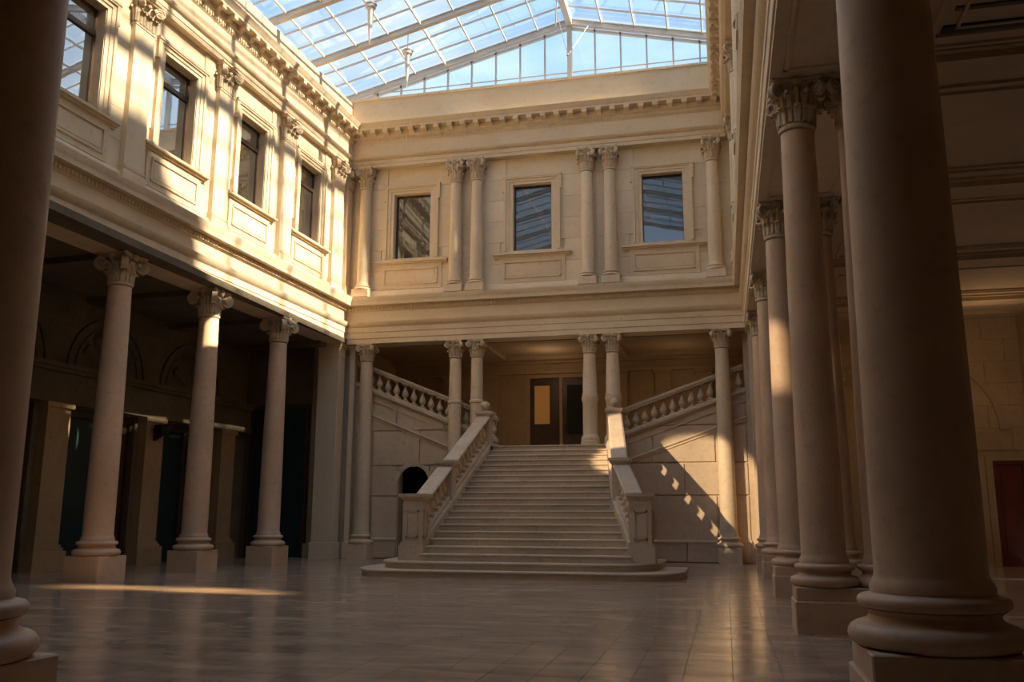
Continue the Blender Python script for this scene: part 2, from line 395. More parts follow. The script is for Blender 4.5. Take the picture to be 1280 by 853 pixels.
# entablatures as U-shaped trims
oL1, yB1, xR1 = .05, 30.02, .87
t = umold([(-.72, ZS), (0, ZS), (0, ZS+.17), (.025, ZS+.19), (.025, ZS+.40), (.05, ZS+.42), (.05, ZS+.60), (.10, ZS+.64), (.15, ZS+.71), (.17, ZS+.78), (-.72, ZS+.78)], oL1, yB1, xR1)
tr1 = struct('trim_1', t, 'trim', 'stepped stone architrave above the lower columns')
t = umold([(-.7, ZS+.78), (.02, ZS+.78), (.02, 8.84), (-.7, 8.84)], oL1, yB1, xR1)
struct('trim_2', t, 'stone', 'plain stone frieze between the storeys', None, False)
t = umold([(-.7, 8.84), (.04, 8.84), (.07, 8.88), (.07, 8.99), (.12, 9.04), (.29, 9.03), (.29, 9.15), (.30, 9.17), (.32, 9.25), (.34, 9.31), (.34, 9.34), (.02, 9.40), (-.7, 9.40)], oL1, yB1, xR1)
tr3 = struct('trim_3', t, 'trim', 'moulded middle cornice between the two storeys')
t = umold([(-.7, 9.38), (.06, 9.38), (.06, 9.60), (.02, 9.66), (-.1, 9.68), (-.7, 9.68)], oL1-.13, yB1+.17, xR1-.1)
struct('trim_4', t, 'trim', 'plain stone plinth course under the upper columns')
oL2, yB2, xR2 = .02, 30.05, .52
t = umold([(-.5, ZUS), (0, ZUS), (0, ZUS+.13), (.02, ZUS+.14), (.02, ZUS+.28), (.06, ZUS+.30), (.11, ZUS+.37), (.13, ZUS+.41), (-.5, ZUS+.41)], oL2, yB2, xR2)
struct('trim_5', t, 'trim', 'stone architrave above the upper columns')
t = umold([(-.5, ZUS+.41), (.015, ZUS+.41), (.015, 15.46), (-.5, 15.46)], oL2, yB2, xR2)
struct('trim_6', t, 'stone', 'plain frieze below the main cornice', None, False)
t = umold([(-.5, 15.44), (.03, 15.44), (.05, 15.47), (.06, 15.50), (.06, 15.60), (.11, 15.64), (.13, 15.66), (.13, 15.84), (.40, 15.85), (.40, 15.92), (.42, 15.94), (.44, 16.0), (.49, 16.06), (.50, 16.10), (.1, 16.16), (-.5, 16.16)], oL2, yB2, xR2)
tr7 = struct('trim_7', t, 'trim', 'main cornice under the glass roof, carried on brackets')

# dentils (tiny) joined; modillions each a part
def dentils(parent, oL, yB, xR, d, z0, z1, wd, sp, deep):
    for nm, side in (('a', 0), ('b', 1), ('c', 2)):
        g = G()
        if side == 0:
            a = left_at(oL, yB); u0 = (P0[1]-a[1])/cA; u = u0 + .2
            while u < 18:
                q = G().box(u, u+wd, oL+d, oL+d+deep, z0, z1).moved(ML); g.add(q.v, q.f); u += sp
        elif side == 1:
            x = left_at(oL, yB)[0] + .12
            while x < xR - .1: g.box(x, x+wd, yB-d, yB-d-deep, z0, z1); x += sp
        else:
            y = 13.0
            while y < yB - .1: g.box(xR-d, xR-d-deep, y, y+wd, z0, z1); y += sp
        o = obj('dentil_row', g, 'trim', parent, False); o['kind'] = 'stuff'
dentils(tr3, oL1, yB1, xR1, .06, 8.885, 8.985, .07, .125, .055)
dentils(tr7, oL2, yB2, xR2, .05, 15.50, 15.59, .065, .12, .05)
def modillion_mesh():
    # scroll bracket, local: x across, y out, z down from 0
    prof = [(0, 0), (.255, 0), (.265, -.03), (.27, -.07), (.255, -.115), (.22, -.135), (.185, -.125), (.165, -.095), (.13, -.08), (.09, -.10), (.06, -.14), (.03, -.17), (0, -.175)]
    g = G(); g.ext(prof, 'x', -.085, .085)
    # scroll ends
    for sx in (-.098, .083):
        c = []
        g.loft([[(sx, .215 + .052*cos(a), -.075 + .052*sin(a)) for a in [2*pi*k/12 for k in range(12)]], [(sx+.015, .215 + .052*cos(a), -.075 + .052*sin(a)) for a in [2*pi*k/12 for k in range(12)]]])
    g.box(-.11, .11, 0, .27, -.022, .004)
    return g.mesh('bracket', 'trim')
mm = modillion_mesh()
def place(me, name, mtx, parent):
    o = bpy.data.objects.new(name, me); COL.objects.link(o); o.parent = parent; o.matrix_world = mtx; return o
u = 1.05
while u < 17.5: place(mm, 'bracket', ML @ T(u, oL2+.13, 15.842), tr7); u += .59
x = -12.95
while x < .35: place(mm, 'bracket', T(x, yB2-.13, 15.842, pi), tr7); x += .505
y = 14.2
while y < 29.7: place(mm, 'bracket', T(xR2-.13, y, 15.842, pi/2), tr7); y += .56

# attic walls above the cornice
g = G(); g.box(-14.6, 1.3, 30.28, 30.85, 16.1, 17.36)
at = struct('wall_attic', g, 'stone', 'plain attic wall between the back cornice and the glass gable', None, False)
g = G(); g.box(-14.6, 1.3, 30.22, 30.95, 17.36, 17.44); obj('coping', g, 'trim', at, False)
g = G(); g.box(-.4, 24.9, -.95, -.72, 16.1, 17.42); g.box(-.4, 24.9, -1.0, -.62, 17.42, 17.5)
struct('wall_attic_left', g, 'stone', 'attic and gutter along the left cornice', ML, False)
g = G(); g.box(.75, 1.3, YF, 30.9, 16.1, 18.45)
struct('wall_attic_right', g, 'stone', 'attic carrying the right side of the glass roof', None, False)
# unseen block added outside on the right, shaped to shade the lower left wall
g = G(); g.ext([(-12, 18.3), (20.0, 18.3), (20.0, 21.1), (17.7, 23.8), (-12, 23.8)], 'x', 2.4, 6.0)
struct('wall_outer_wing', g, 'stone', 'gabled wing standing outside above the right aisle roof', None, False)

# ------------------------------------------------------------------ glass roof
RXR, RZR, SL = -5.0, 19.95, .245
def rz(x): return RZR - SL*abs(x - RXR)
roof = empty('glass_roof', 'pitched glass roof on pale steel rafters over the hall', 'roof', T(0, 0, 0))
RY = [30.55 - 2.97*k for k in range(9)]
RXl, RXr = -15.7, 1.25
PX = [RXR - 1.215*k for k in range(1, 9)] + [RXR + 1.215*k for k in range(1, 6)]
for k, y in enumerate(RY):
    for a in (RXl, RXr):
        g = G().bar((a, y, rz(a)), (RXR, y, rz(RXR)), .09, .20); g.bar((a, y, rz(a)-.20), (RXR, y, rz(RXR)-.20), .20, .03); g.bar((a, y, rz(a)+.0), (RXR, y, rz(RXR)+.0), .18, .03)
        obj('rafter', g, 'steel', roof, False)
for k, y in enumerate(RY[:-1]):
    for j in (1, 2):
        yy = y - 2.97*j/3
        for a in (RXl, RXr): obj('glazing_bar', G().bar((a, yy, rz(a)+.02), (RXR, yy, RZR+.02), .036, .07), 'steel', roof, False)
for x in PX: obj('purlin', G().bar((x, RY[-1], rz(x)+.0), (x, RY[0]+.05, rz(x)+.0), .045, .08 if abs(x-(RXR-1.215*4)) > .1 else .15), 'steel', roof, False)
g = G().bar((RXR, RY[-1], RZR+.06), (RXR, RY[0]+.1, RZR+.06), .22, .34); obj('ridge_beam', g, 'steel', roof, False)
# panes
xs_l = [RXl] + sorted(PX[:8]) + [RXR]; xs_r = [RXR] + sorted(PX[8:]) + ([RXr] if RXr - max(PX) > .1 else [])
pm = {}
allrest = G(); 
for XS in (xs_l, xs_r):
    for a, b in zip(XS, XS[1:]):
        if b - a < .05: continue
        for j in range(24):
            y1_ = RY[0] - .99*j; y0_ = y1_ - .99
            q = G().add([(a+.01, y0_+.01, rz(a)+.03), (b-.01, y0_+.01, rz(b)+.03), (b-.01, y1_-.01, rz(b)+.03), (a+.01, y1_-.01, rz(a)+.03),
                         (a+.01, y0_+.01, rz(a)+.045), (b-.01, y0_+.01, rz(b)+.045), (b-.01, y1_-.01, rz(b)+.045), (a+.01, y1_-.01, rz(a)+.045)],
                        [(0,3,2,1),(4,5,6,7),(0,1,5,4),(1,2,6,5),(2,3,7,6),(3,0,4,7)])
            if j < 13:
                key = round(a, 3)
                if key not in pm:
                    pm[key] = q.mesh('pane', 'roofglass', False)
                o = bpy.data.objects.new('pane', pm[key]); COL.objects.link(o); o.parent = roof; o.location = (0, -.99*j, 0)
            else: allrest.add(q.v, q.f)
o = obj('pane_field', allrest, 'roofglass', roof, False); o['kind'] = 'stuff'
# glazed gable at the back
gable = empty('glazed_gable', 'triangular glazed gable closing the glass roof above the back attic', 'window', T(0, 30.6, 0))
GB = 17.44
gx = [RXR + .955*k for k in range(-9, 7)]
for x in gx:
    if x > RXr - .1 or x < -14: continue
    g = G().box(x-.03, x+.03, -.05, .05, GB, rz(x)-.28)
    if abs(x - RXR) < .01: g.box(x-.09, x+.09, -.10, .08, GB, rz(x)-.2)
    obj('mullion', g, 'steel', gable, False)
obj('sill_rail', G().box(-14.3, RXr, -.06, .06, GB, GB+.06), 'steel', gable, False)
obj('transom', G().box(-14.0, RXr, -.025, .025, GB+.34, GB+.37), 'steel', gable, False)
for a in (-14.3, RXr): obj('gable_rail', G().bar((a, 0, rz(a)-.30), (RXR, 0, RZR-.30), .10, .10), 'steel', gable, False)
gxx = [-14.3] + [x for x in gx if -14 < x < RXr-.1] + [RXr]
for a, b in zip(gxx, gxx[1:]):
    za, zb = max(GB+.02, rz(a)-.32), max(GB+.02, rz(b)-.32)
    obj('pane', G().ext([(a+.02, GB), (b-.02, GB), (b-.02, zb), (a+.02, za)], 'y', -.006, .006), 'roofglass', gable, False)
# thin tie rods and the white pendants hanging from the rafters
tie = empty('tie_rods', 'thin steel tie rods hanging in a V below the roof ridge', 'rods', T(0, 0, 0))
obj('rod', G().tube([(-5.2, 27.5, 19.6), (-4.75, 28.6, 17.4)], .014, 5), 'steel', tie)
obj('rod', G().tube([(-4.2, 29.9, 19.2), (-4.75, 28.6, 17.4)], .014, 5), 'steel', tie)
obj('rod', G().tube([(-4.78, 27.0, 19.8), (-5.0, 27.6, 17.9)], .02, 5), 'steel', tie)
obj('knuckle', G().lathe([(.0, -.05), (.05, 0), (0, .05)], -4.75, 28.6, 17.4, 8), 'steel', tie)
def pendant(x, y, z, label):
    o = empty('roof_pendant', label, 'pendant', T(x, y, z), 'white pendants under the glass roof')
    obj('cone', G().lathe([(.02, -.62), (.14, -.64), (.17, -.72), (.17, -.80), (.11, -.84), (.10, -.95), (.08, -1.3), (.045, -1.7), (.015, -2.1), (.0, -2.12)][::-1], 0, 0, 0, 14), 'white', o)
    obj('rod', G().lathe([(.015, -.62), (.015, 0)], 0, 0, 0, 8), 'white', o)
    obj('collar', G().lathe([(.2, -.70), (.21, -.67), (.1, -.62), (.02, -.60)], 0, 0, 0, 14), 'white', o)
    return o
pendant(-10.35, 27.61, 18.4, 'white cone pendant under the second rafter from the back gable')
pendant(-10.55, 24.64, 18.45, 'white cone pendant nearest the top edge, under the third rafter')

# ------------------------------------------------------------------ classical columns
def leaf(R, ang, z0, h, wd, curl=1.0, flare=0.0):
    "acanthus-like leaf: lobed, ridged, curling over at the tip"
    P = [(0, 0), (.005, .25), (.012, .5), (.04, .72), (.10, .90), (.17, .985), (.235, .95), (.25, .85)]
    g = G(); rows = []; ns = 6
    for j, (o, z) in enumerate(P):
        t = j/(len(P)-1)
        ww = wd*(.80 + .35*sin(pi*min(1, t*1.15)) - .75*max(0, t-.62)) * (1.0 if j % 2 == 0 else .78)
        row = []
        for i in range(ns+1):
            s = -1 + 2*i/ns
            rad = R + flare*z + o*h*curl*1.45 + .022 - .06*s*s*h + (.022 if i % 2 == 0 else -.012) + (.03 if i == ns//2 else 0)
            zz = z0 + z*h - .10*h*abs(s)*t*(1 if t > .5 else .3)
            a = ang + s*ww/2/R
            row.append((rad*cos(a), rad*sin(a), zz))
        rows.append(row)
    n = ns+1; v = [p for r in rows for p in r]
    f = [(j*n+i, j*n+i+1, (j+1)*n+i+1, (j+1)*n+i) for j in range(len(rows)-1) for i in range(ns)]
    return v, f
def spiral_volute(c, e, rad, wd):
    "scroll in the vertical plane spanned by horizontal unit e and z, centred c"
    c = Vector(c); e = Vector(e); t = Vector((-e.y, e.x, 0)); g = G()
    def P(a, r, s): return tuple(c + e*(r*cos(a)) + Vector((0, 0, r*sin(a))) + t*s)
    n = 18
    g.loft([[P(2*pi*k/n, rad*.80, -wd*.38) for k in range(n)], [P(2*pi*k/n, rad*.80, wd*.38) for k in range(n)]])
    turns = 1.9; m = 30; loops = []
    for k in range(m+1):
        q = k/m; a = pi*.62 - q*turns*2*pi; r = rad*(1.0 - .80*q)
        th = rad*.17*(1 - .45*q); W = wd*(.5 + .06*q)
        loops.append([P(a, r-th, -W), P(a, r+th*.5, -W), P(a, r+th*.5, W), P(a, r-th, W)])
    g.loft(loops)
    g.loft([[P(2*pi*k/8, rad*.16, -wd*.60) for k in range(8)], [P(2*pi*k/8, rad*.16, wd*.60) for k in range(8)]])
    return g
def capital(parent, r, z0, z1, ab, scroll=1.0, rows=(.36, .66), mat='capital'):
    H = z1 - z0
    g = G()
    g.lathe([(r*.98, -.03), (r*1.10, -.02), (r*1.14, .012), (r*1.09, .045), (r*1.0, .05), (r*.98, .07), (r*1.0, H*.5), (r*1.12, H*.78), (r*1.42, H*.88), (r*1.30, H*.90)], 0, 0, z0, 24)
    for k in range(8):
        v, f = leaf(r*1.0, k*pi/4, z0+.05, H*rows[0], r*.80, 1.0); g.add(v, f)
        v, f = leaf(r*1.02, k*pi/4 + pi/8, z0+.06, H*rows[1], r*.66, .8); g.add(v, f)
        v, f = leaf(r*1.08, k*pi/4, z0+H*.40, H*.42, r*.40, .8); g.add(v, f)
    cap = obj('capital', g, mat, parent)
    # abacus with concave sides and cut corners
    loops = []
    for zz, kk in ((H*.88, .92), (H*.90, .95), (H*.94, .95), (H*.955, 1.0), (H, 1.0)):
        lp = []
        for q in range(4):
            a0 = pi/4 + q*pi/2; a1 = a0 + pi/2
            c0 = Vector((cos(a0), sin(a0)))*ab*sqrt(2)*kk; c1 = Vector((cos(a1), sin(a1)))*ab*sqrt(2)*kk
            d = (c1-c0); nn = Vector((-d.y, d.x)).normalized()
            for s in (.07, .2, .35, .5, .65, .8, .93):
                p = c0 + d*s + nn*(ab*.20*(1-(2*s-1)**2))
                lp.append((p.x, p.y, z0+zz))
        loops.append(lp)
    g = G().loft(loops)
    for q in range(4):
        a = q*pi/2; rr = ab*.86
        g2 = G().lathe([(0, -.03), (.05*ab/.4, -.02), (.085*ab/.4, 0), (.05*ab/.4, .02), (.03, .035), (0, .04)], 0, 0, 0, 8)
        q4 = Matrix.Translation((rr*cos(a), rr*sin(a), z0+H*.93)) @ Matrix.Rotation(a, 4, 'Z') @ Matrix.Rotation(pi/2, 4, 'Y')
        g2 = g2.moved(q4); g.add(g2.v, g2.f)
    obj('abacus', g, mat, cap)
    for q in range(4):
        a = pi/4 + q*pi/2; e = (cos(a), sin(a), 0); rad = H*.165*scroll; rc = ab*sqrt(2)*.96 - rad*.95
        v = spiral_volute((rc*e[0], rc*e[1], z0 + H*.88 - rad*.95), e, rad, r*.36*scroll)
        # stalk sweeping up out of the leaves to the scroll
        p0 = Vector((e[0]*r*1.05, e[1]*r*1.05, z0 + H*.50)); pts = []
        for k in range(6):
            tt = k/5; rr = r*1.05 + (rc - r*1.05)*tt**1.6; pts.append((e[0]*rr, e[1]*rr, z0 + H*(.50 + .36*sin(tt*pi/2))))
        v.tube(pts, [r*.10, r*.11, r*.12, r*.13, r*.13, r*.12], 6)
        obj('volute', v, mat, cap)
    return cap
def shaft_prof(r, z0, z1, rt):
    P = [(r*1.10, z0), (r*1.10, z0+.04), (r*1.03, z0+.08)]
    n = 10
    for k in range(n+1):
        t = k/n; rr = r*1.0 - (r-rt)*(t**1.7); P.append((rr, z0+.12 + (z1-z0-.2)*t))
    P += [(rt*1.0, z1-.05)]
    return P
def base_prof(r, h):
    # attic base: torus, scotia, torus
    P = [(r*1.40, 0)]
    for k in range(9): a = -pi/2 + pi*k/8; P.append((r*1.30 + .19*h*cos(a)*1.3, .22*h + .22*h*sin(a)))
    P += [(r*1.28, .46*h), (r*1.19, .50*h), (r*1.14, .58*h), (r*1.18, .66*h), (r*1.24, .68*h)]
    for k in range(7): a = -pi/2 + pi*k/6; P.append((r*1.20 + .12*h*cos(a)*1.2, .82*h + .13*h*sin(a)))
    P += [(r*1.12, .96*h), (r*1.08, h)]
    return P
def column(name, label, group, mtx, r, rt, zb, zt, caph, ab, plinth=None, plh=0, scroll=1.0, ring=None, pedestal=None, cat='column', baseh=None, step=False, n=32, sm='shaft'):
    "plinth=(x0,x1,y0,y1) or None; zb foot, zt top of abacus"
    o = empty(name, label, cat, mtx, group)
    z = zb
    if plinth:
        g = G().cbox(*plinth, z, z+plh, .012)
        if step:
            g = G().cbox(*plinth, z, z+plh*.70, .012); a, b, c, d = plinth; g.cbox(a+.03, b-.03, c+.03, d-.03, z+plh*.70, z+plh, .012)
        obj('plinth', g, sm, o, False); z += plh
    bh = baseh or .34
    if pedestal:
        pr = pedestal; ph = 1.62
        g = G().lathe([(pr*1.42, 0), (pr*1.42, .12), (pr*1.34, .14), (pr*1.38, .2), (pr*1.30, .26), (pr*1.12, .32), (pr*1.08, .36), (pr*1.08, ph-.2), (pr*1.14, ph-.16), (pr*1.2, ph-.1), (pr*1.24, ph-.08), (pr*1.24, ph), (pr*1.1, ph+.03)], 0, 0, z, 12, pi/12)
        obj('pedestal', g, 'trim', o, True); z += ph; bh = .06
        g = G().lathe([(r*1.1, 0), (r*1.15, .03), (r*1.08, .06)], 0, 0, z, n)
        obj('base', g, sm, o)
    else:
        obj('base', G().lathe(base_prof(r, bh), 0, 0, z, n), sm, o)
    z += bh
    obj('shaft', G().lathe(shaft_prof(r, z, zt-caph, rt), 0, 0, 0, n), sm, o)
    if ring: obj('ring', G().lathe([(rt, -.07), (rt*1.22, -.05), (rt*1.27, 0), (rt*1.2, .04), (rt*1.05, .07)], 0, 0, ring, n), sm, o)
    capital(o, rt, zt-caph, zt, ab, scroll)
    return o
def rep(proto, mtx, label): return copy_tree(proto, mtx, label)
def cache(o): 
    KC[o.name] = [x for x in COL.objects if x.parent == o]
    for c in KC[o.name]: KC[c.name] = [x for x in COL.objects if x.parent == c]

# left colonnade: three single columns in view (and two hidden nearer)
G1 = 'single columns of the left colonnade'
c0 = column('column', 'left colonnade column nearest the camera, its whole capital in view', G1, ML @ T(12.5, -.12, 0), .335, .265, 0, ZS, .74, .46, (-.46, .46, -.46, .46), .56, 1.5)
cache(c0)
rep(c0, ML @ T(8.86, -.12, 0), 'middle column of the left colonnade, sunlit near its top')
rep(c0, ML @ T(5.10, -.12, 0), 'left colonnade column nearest the square pier')
rep(c0, ML @ T(16.15, -.12, 0), 'left colonnade column hidden behind the dark foreground column')

# back columns
ZP = .50
G2 = 'slender columns in front of the back stair walls'
YC = 30.32
c1 = column('column', 'slender back column in the left corner beside the stone stair wall', G2, T(-12.62, YC, 0), .27, .215, 0, ZS, .60, .345, (-.38, .38, -.36, .36), ZP, 1.15, sm='columnpale')
cache(c1)
rep(c1, T(.08, YC, 0), 'slender back column in the right corner, patched with light at its foot')
c2 = column('column', 'left column of the pair standing beside the stair, behind the left balustrade', G2, T(-9.22, YC, 0), .245, .205, 0, ZS, .60, .335, (-.33, .33, -.33, .33), ZP, 1.15, 5.45, sm='columnpale')
cache(c2)
rep(c2, T(-8.42, YC, 0), 'right column of the pair beside the left balustrade')
c3 = column('column', 'column on round pedestal standing at the head of the stair', G2, T(-4.38, YC, 0), .245, .205, 3.78, ZS, .60, .335, (-.30, .30, -.30, .30), .08, 1.15, None, .235, sm='columnpale')
cache(c3)
rep(c3, T(-3.58, YC, 0), 'column on pedestal directly behind the top newel of the right balustrade')

# right colonnade: coupled columns on shared plinths
G3 = 'coupled columns of the right colonnade'
RYs = [12.78, 18.02, 23.36, 27.95]
names = ['second from the camera', 'third from the camera', 'fourth from the camera', 'last, nearest the back wall']
c4 = None
for k, y in enumerate(RYs):
    lab = 'hall-side column of the right colonnade pair, ' + names[k]; lab2 = 'aisle-side column of the right colonnade pair, ' + names[k]
    if c4 is None:
        c4 = column('column', lab, G3, T(1.235, y, 0), .285, .232, .57, ZS, .70, .385, None, 0, 1.0, None, None, 'column', .30, n=40); cache(c4)
    else: rep(c4, T(1.235, y, 0), lab)
    rep(c4, T(2.03, y, 0), lab2)
    pl = empty('double_plinth', 'stone plinth under the right colonnade pair, ' + names[k], 'plinth', T(1.635, y, 0), 'double plinths of the right colonnade')
    obj('block', G().cbox(-.82, .82, -.40, .40, 0, .40, .015), 'shaft', pl, False)
    obj('cap_slab', G().cbox(-.80, .80, -.38, .38, .40, .57, .012), 'shaft', pl, False)

# two massive foreground columns
c5 = column('column', 'massive foreground column at the right edge of the photo', 'foreground columns', T(1.34, 6.78, 0), .36, .315, 0, ZS, .85, .46, (-.51, .51, -.51, .51), .60, 1.1, None, None, 'column', .36, True, 64)
cache(c5)
rep(c5, T(-4.60, 4.62, 0), 'shadowed foreground column cut by the left edge of the photo')

# upper order
G4 = 'slender upper-storey columns of the back wall'
def upcol(x, label, proto=None):
    if proto is None:
        o = column('column', label, G4, T(x, 30.12, 0), .235, .195, 9.40, ZUS, .84, .335, (-.33, .33, -.30, .30), .28, .95, None, None, 'column', .17, sm='columnpale'); cache(o); return o
    return rep(proto, T(x, 30.12, 0), label)
cu = upcol(-12.80, 'upper-storey column in the left corner of the back wall')
upcol(-9.23, 'left column of the upper pair between the first and second back windows', cu)
upcol(-8.43, 'right column of the upper pair between the first and second back windows', cu)
upcol(-4.36, 'left column of the upper pair between the second and third back windows', cu)
upcol(-3.54, 'right column of the upper pair between the second and third back windows', cu)
upcol(.02, 'upper-storey column in the right corner of the back wall', cu)
for k, (y, s) in enumerate(zip(RCOL, ('beside the back corner', 'second from the back corner', 'third from the back corner', 'fourth from the back corner', 'fifth from the back corner'))):
    rep(cu, T(.80, y, 0, pi/2), 'upper-storey column on the right wall, ' + s)

# pilaster with carved capital for the left upper wall, local frame: x along, y out of wall, z up
def flat_leaf(x, y, z0, h, wd, yaw=0, curl=1.0):
    P = [(0, 0), (.01, .25), (.02, .5), (.05, .72), (.11, .90), (.18, .985), (.24, .95), (.25, .85)]
    v = []; ns = 6
    for j, (o, z) in enumerate(P):
        t = j/7; ww = wd*(.80 + .35*sin(pi*min(1, t*1.15)) - .75*max(0, t-.62))*(1 if j % 2 == 0 else .86)
        for i in range(ns+1):
            s = -1 + 2*i/ns
            a = s*ww/2; d = o*h*curl*1.5 + .025 - .06*s*s*h + (.022 if i % 2 == 0 else -.012) + (.03 if i == 3 else 0)
            v.append((x + a*cos(yaw) - d*sin(yaw), y + a*sin(yaw) + d*cos(yaw), z0 + z*h - .1*h*abs(s)*t))
    n = ns+1
    return v, [(j*n+i, j*n+i+1, (j+1)*n+i+1, (j+1)*n+i) for j in range(7) for i in range(ns)]
def pilaster(mtx, label, hw=.36, dep=.14, z0=9.4, z1=ZUS, caph=.86, group='carved pilasters of the left upper wall'):
    o = empty('pilaster', label, 'pilaster', mtx, group)
    obj('plinth', G().cbox(-hw-.06, hw+.06, -.03, dep+.06, z0, z0+.28, .01), 'trim', o, False)
    g = G()
    for a, b, e in ((0, .06, .05), (.06, .10, .03), (.10, .16, .04), (.16, .2, .015)): g.box(-hw-e, hw+e, -.03, dep+e, z0+.28+a, z0+.28+b)
    obj('base', g, 'trim', o, False)
    obj('shaft', G().box(-hw, hw, -.03, dep, z0+.46, z1-caph+.02), 'stone', o, False)
    zc = z1-caph; g = G()
    g.box(-hw-.02, hw+.02, -.03, dep+.02, zc-.02, zc+.04)
    g.box(-hw, hw, -.03, dep, zc, z1-.08)
    for x in (-hw*.66, 0, hw*.66):
        v, f = flat_leaf(x, dep, zc+.04, caph*.38, hw*.62); g.add(v, f)
    for x in (-hw, -hw*.33, hw*.33, hw):
        v, f = flat_leaf(x, dep, zc+.05, caph*.66, hw*.52, 0, .8); g.add(v, f)
    for sx in (-1, 1):
        v, f = flat_leaf(sx*hw, dep*.5, zc+.04, caph*.5, hw*.4, -sx*pi/2, .8); g.add(v, f)
    cp = obj('capital', g, 'capital', o)
    g = G()
    for a, b, e in ((.0, .05, .07), (.05, .10, .11)): g.box(-hw-e, hw+e, -.03, dep+e+.02, z1-.10+a, z1-.10+b)
    g.lathe([(0, -.03), (.06, -.02), (.09, 0), (.05, .03), (0, .04)], 0, dep+.13, z1-.05, 8)
    obj('abacus', g, 'capital', cp, False)
    for sx in (-1, 1):
        e = Vector((sx*.8, .6, 0)).normalized(); rad = caph*.175
        v = spiral_volute((sx*(hw-.02), dep+.10, z1-.12-rad), e, rad, .13)
        v.tube([(sx*hw*.25, dep+.02, zc+caph*.5), (sx*hw*.4, dep+.04, zc+caph*.68), (sx*hw*.7, dep+.08, zc+caph*.8)], [.03, .035, .04], 6)
        obj('volute', v, 'capital', cp)
    return o
pn = ['between the foreground column and the first visible left window', 'between the first and second visible left windows', 'between the second and third visible left windows', 'between the third and fourth visible left windows', 'in the sunlit back corner of the left wall']
p0 = None
for k, u in enumerate(LPIL):
    if p0 is None: p0 = pilaster(ML @ T(u, oLw, 0), 'carved pilaster ' + pn[k]); cache(p0)
    else: rep(p0, ML @ T(u, oLw, 0), 'carved pilaster ' + pn[k])
rep(p0, ML @ T(.62, oLw-.02, 0), 'narrow corner pilaster partly behind the corner column').scale = (.55, 1, 1)

# ------------------------------------------------------------------ windows
def window(n, mtx, z0, z1, label, full=True, wide=1.28, paneM='pane', depth=.27, transom=True):
    "local frame: x along wall (0=centre), y out of wall face (0=face)"
    o = empty('window_%d' % n, label, None, mtx, None, 'structure')
    H = WH
    # moulded surround with crossettes
    g = G()
    def ringm(a, b, y0, y1, ztop, zbot=z0):
        g.box(-b, -a, y0, y1, zbot, ztop+(b-a)); g.box(a, b, y0, y1, zbot, ztop+(b-a)); g.box(-a, a, y0, y1, ztop, ztop+(b-a))
    ringm(H, H+.12, -.05, .03, z1); ringm(H+.12, H+.24, -.05, .06, z1+.10); ringm(H+.24, H+.32, -.05, .10, z1+.20)
    g.box(-H-.38, -H-.25, -.05, .095, z1-.28, z1+.27); g.box(H+.25, H+.38, -.05, .095, z1-.28, z1+.27); g.box(-H-.38, H+.38, -.05, .12, z1+.25, z1+.33)
    obj('surround', g, 'trim', o, False)
    # sill ledge and panel below
    g = G()
    for a, b, e in ((0, .05, .05), (.05, .10, .11), (.10, .16, .19)): g.box(-wide-e*.4, wide+e*.4, -.05, e, z0-.26+a, z0-.26+b)
    g.box(-wide-.0, wide+.0, -.05, .05, z0-.10, z0-.0)
    obj('sill', g, 'trim', o, False)
    g = G(); pw = wide-.16
    g.box(-pw, pw, -.05, .045, 9.70, z0-.26)
    a, b, c, d = -pw+.16, pw-.16, 9.86, z0-.40
    for (p, q, r_, s_) in ((a, b, c, c+.04), (a, b, d-.04, d), (a, a+.04, c, d), (b-.04, b, c, d)): g.box(p, q, .04, .085, r_, s_)
    g.box(a+.10, b-.10, .04, .058, c+.10, d-.10)
    obj('panel', g, 'trim', o, False)
    # reveal
    g = G(); t = .02
    g.box(-H-.05, -H+.012, -depth-.08, -.002, z0-.05, z1+.05); g.box(H-.012, H+.05, -depth-.08, -.002, z0-.05, z1+.05); g.box(-H+.012, H-.012, -depth-.08, -.002, z1-.012, z1+.05); g.box(-H+.012, H-.012, -depth-.08, -.002, z0-.05, z0+.012)
    obj('reveal', g, 'stone', o, False)
    # bronze frame
    g = G(); f = .07 if transom else .035; y0, y1 = -depth-.05, -depth+.03
    g.box(-H, -H+f, y0, y1, z0, z1); g.box(H-f, H, y0, y1, z0, z1); g.box(-H+f, H-f, y0, y1, z1-f, z1); g.box(-H+f, H-f, y0, y1, z0, z0+f)
    if transom: g.box(-H+f, H-f, y0, y1+.02, z1-.72, z1-.60)
    obj('frame', g, 'bronze', o, False)
    parts = [(z0+f, z1-.72), (z1-.60, z1-f)] if transom else [(z0+f, z1-f)]
    for a, b in parts:
        obj('pane', G().box(-H+f, H-f, -depth-.015, -depth-.005, a, b), paneM, o, False)
    obj('room_behind', G().box(-H-.1, H+.1, -depth-.26, -depth-.2, z0-.1, z1+.1), 'dark', o, False)
    return o
lw = ['first visible left window beside the foreground column', 'second visible left window reflecting blue sky', 'third visible left window with dim glass', 'last left window before the back corner']
for k, u in enumerate(LWIN): window(k+1, ML @ T(u, oLw, 0), WZ0, 13.5, lw[k])
bw = ['back window nearest the sunlit left corner', 'middle back window above the staircase', 'back window nearest the right corner']
for k, x in enumerate(BWIN): window(k+5, MB @ T(x, -yBw, 0), WZ0, WZ1, bw[k], wide=1.36, paneM='paneback', transom=False, depth=.24)
for k, y in enumerate(RWIN): window(k+8, MR @ T(y, -xRw, 0), WZ0, WZ1, 'upper window of the right wall, number %s from the back' % ('one', 'two', 'three', 'four')[k])

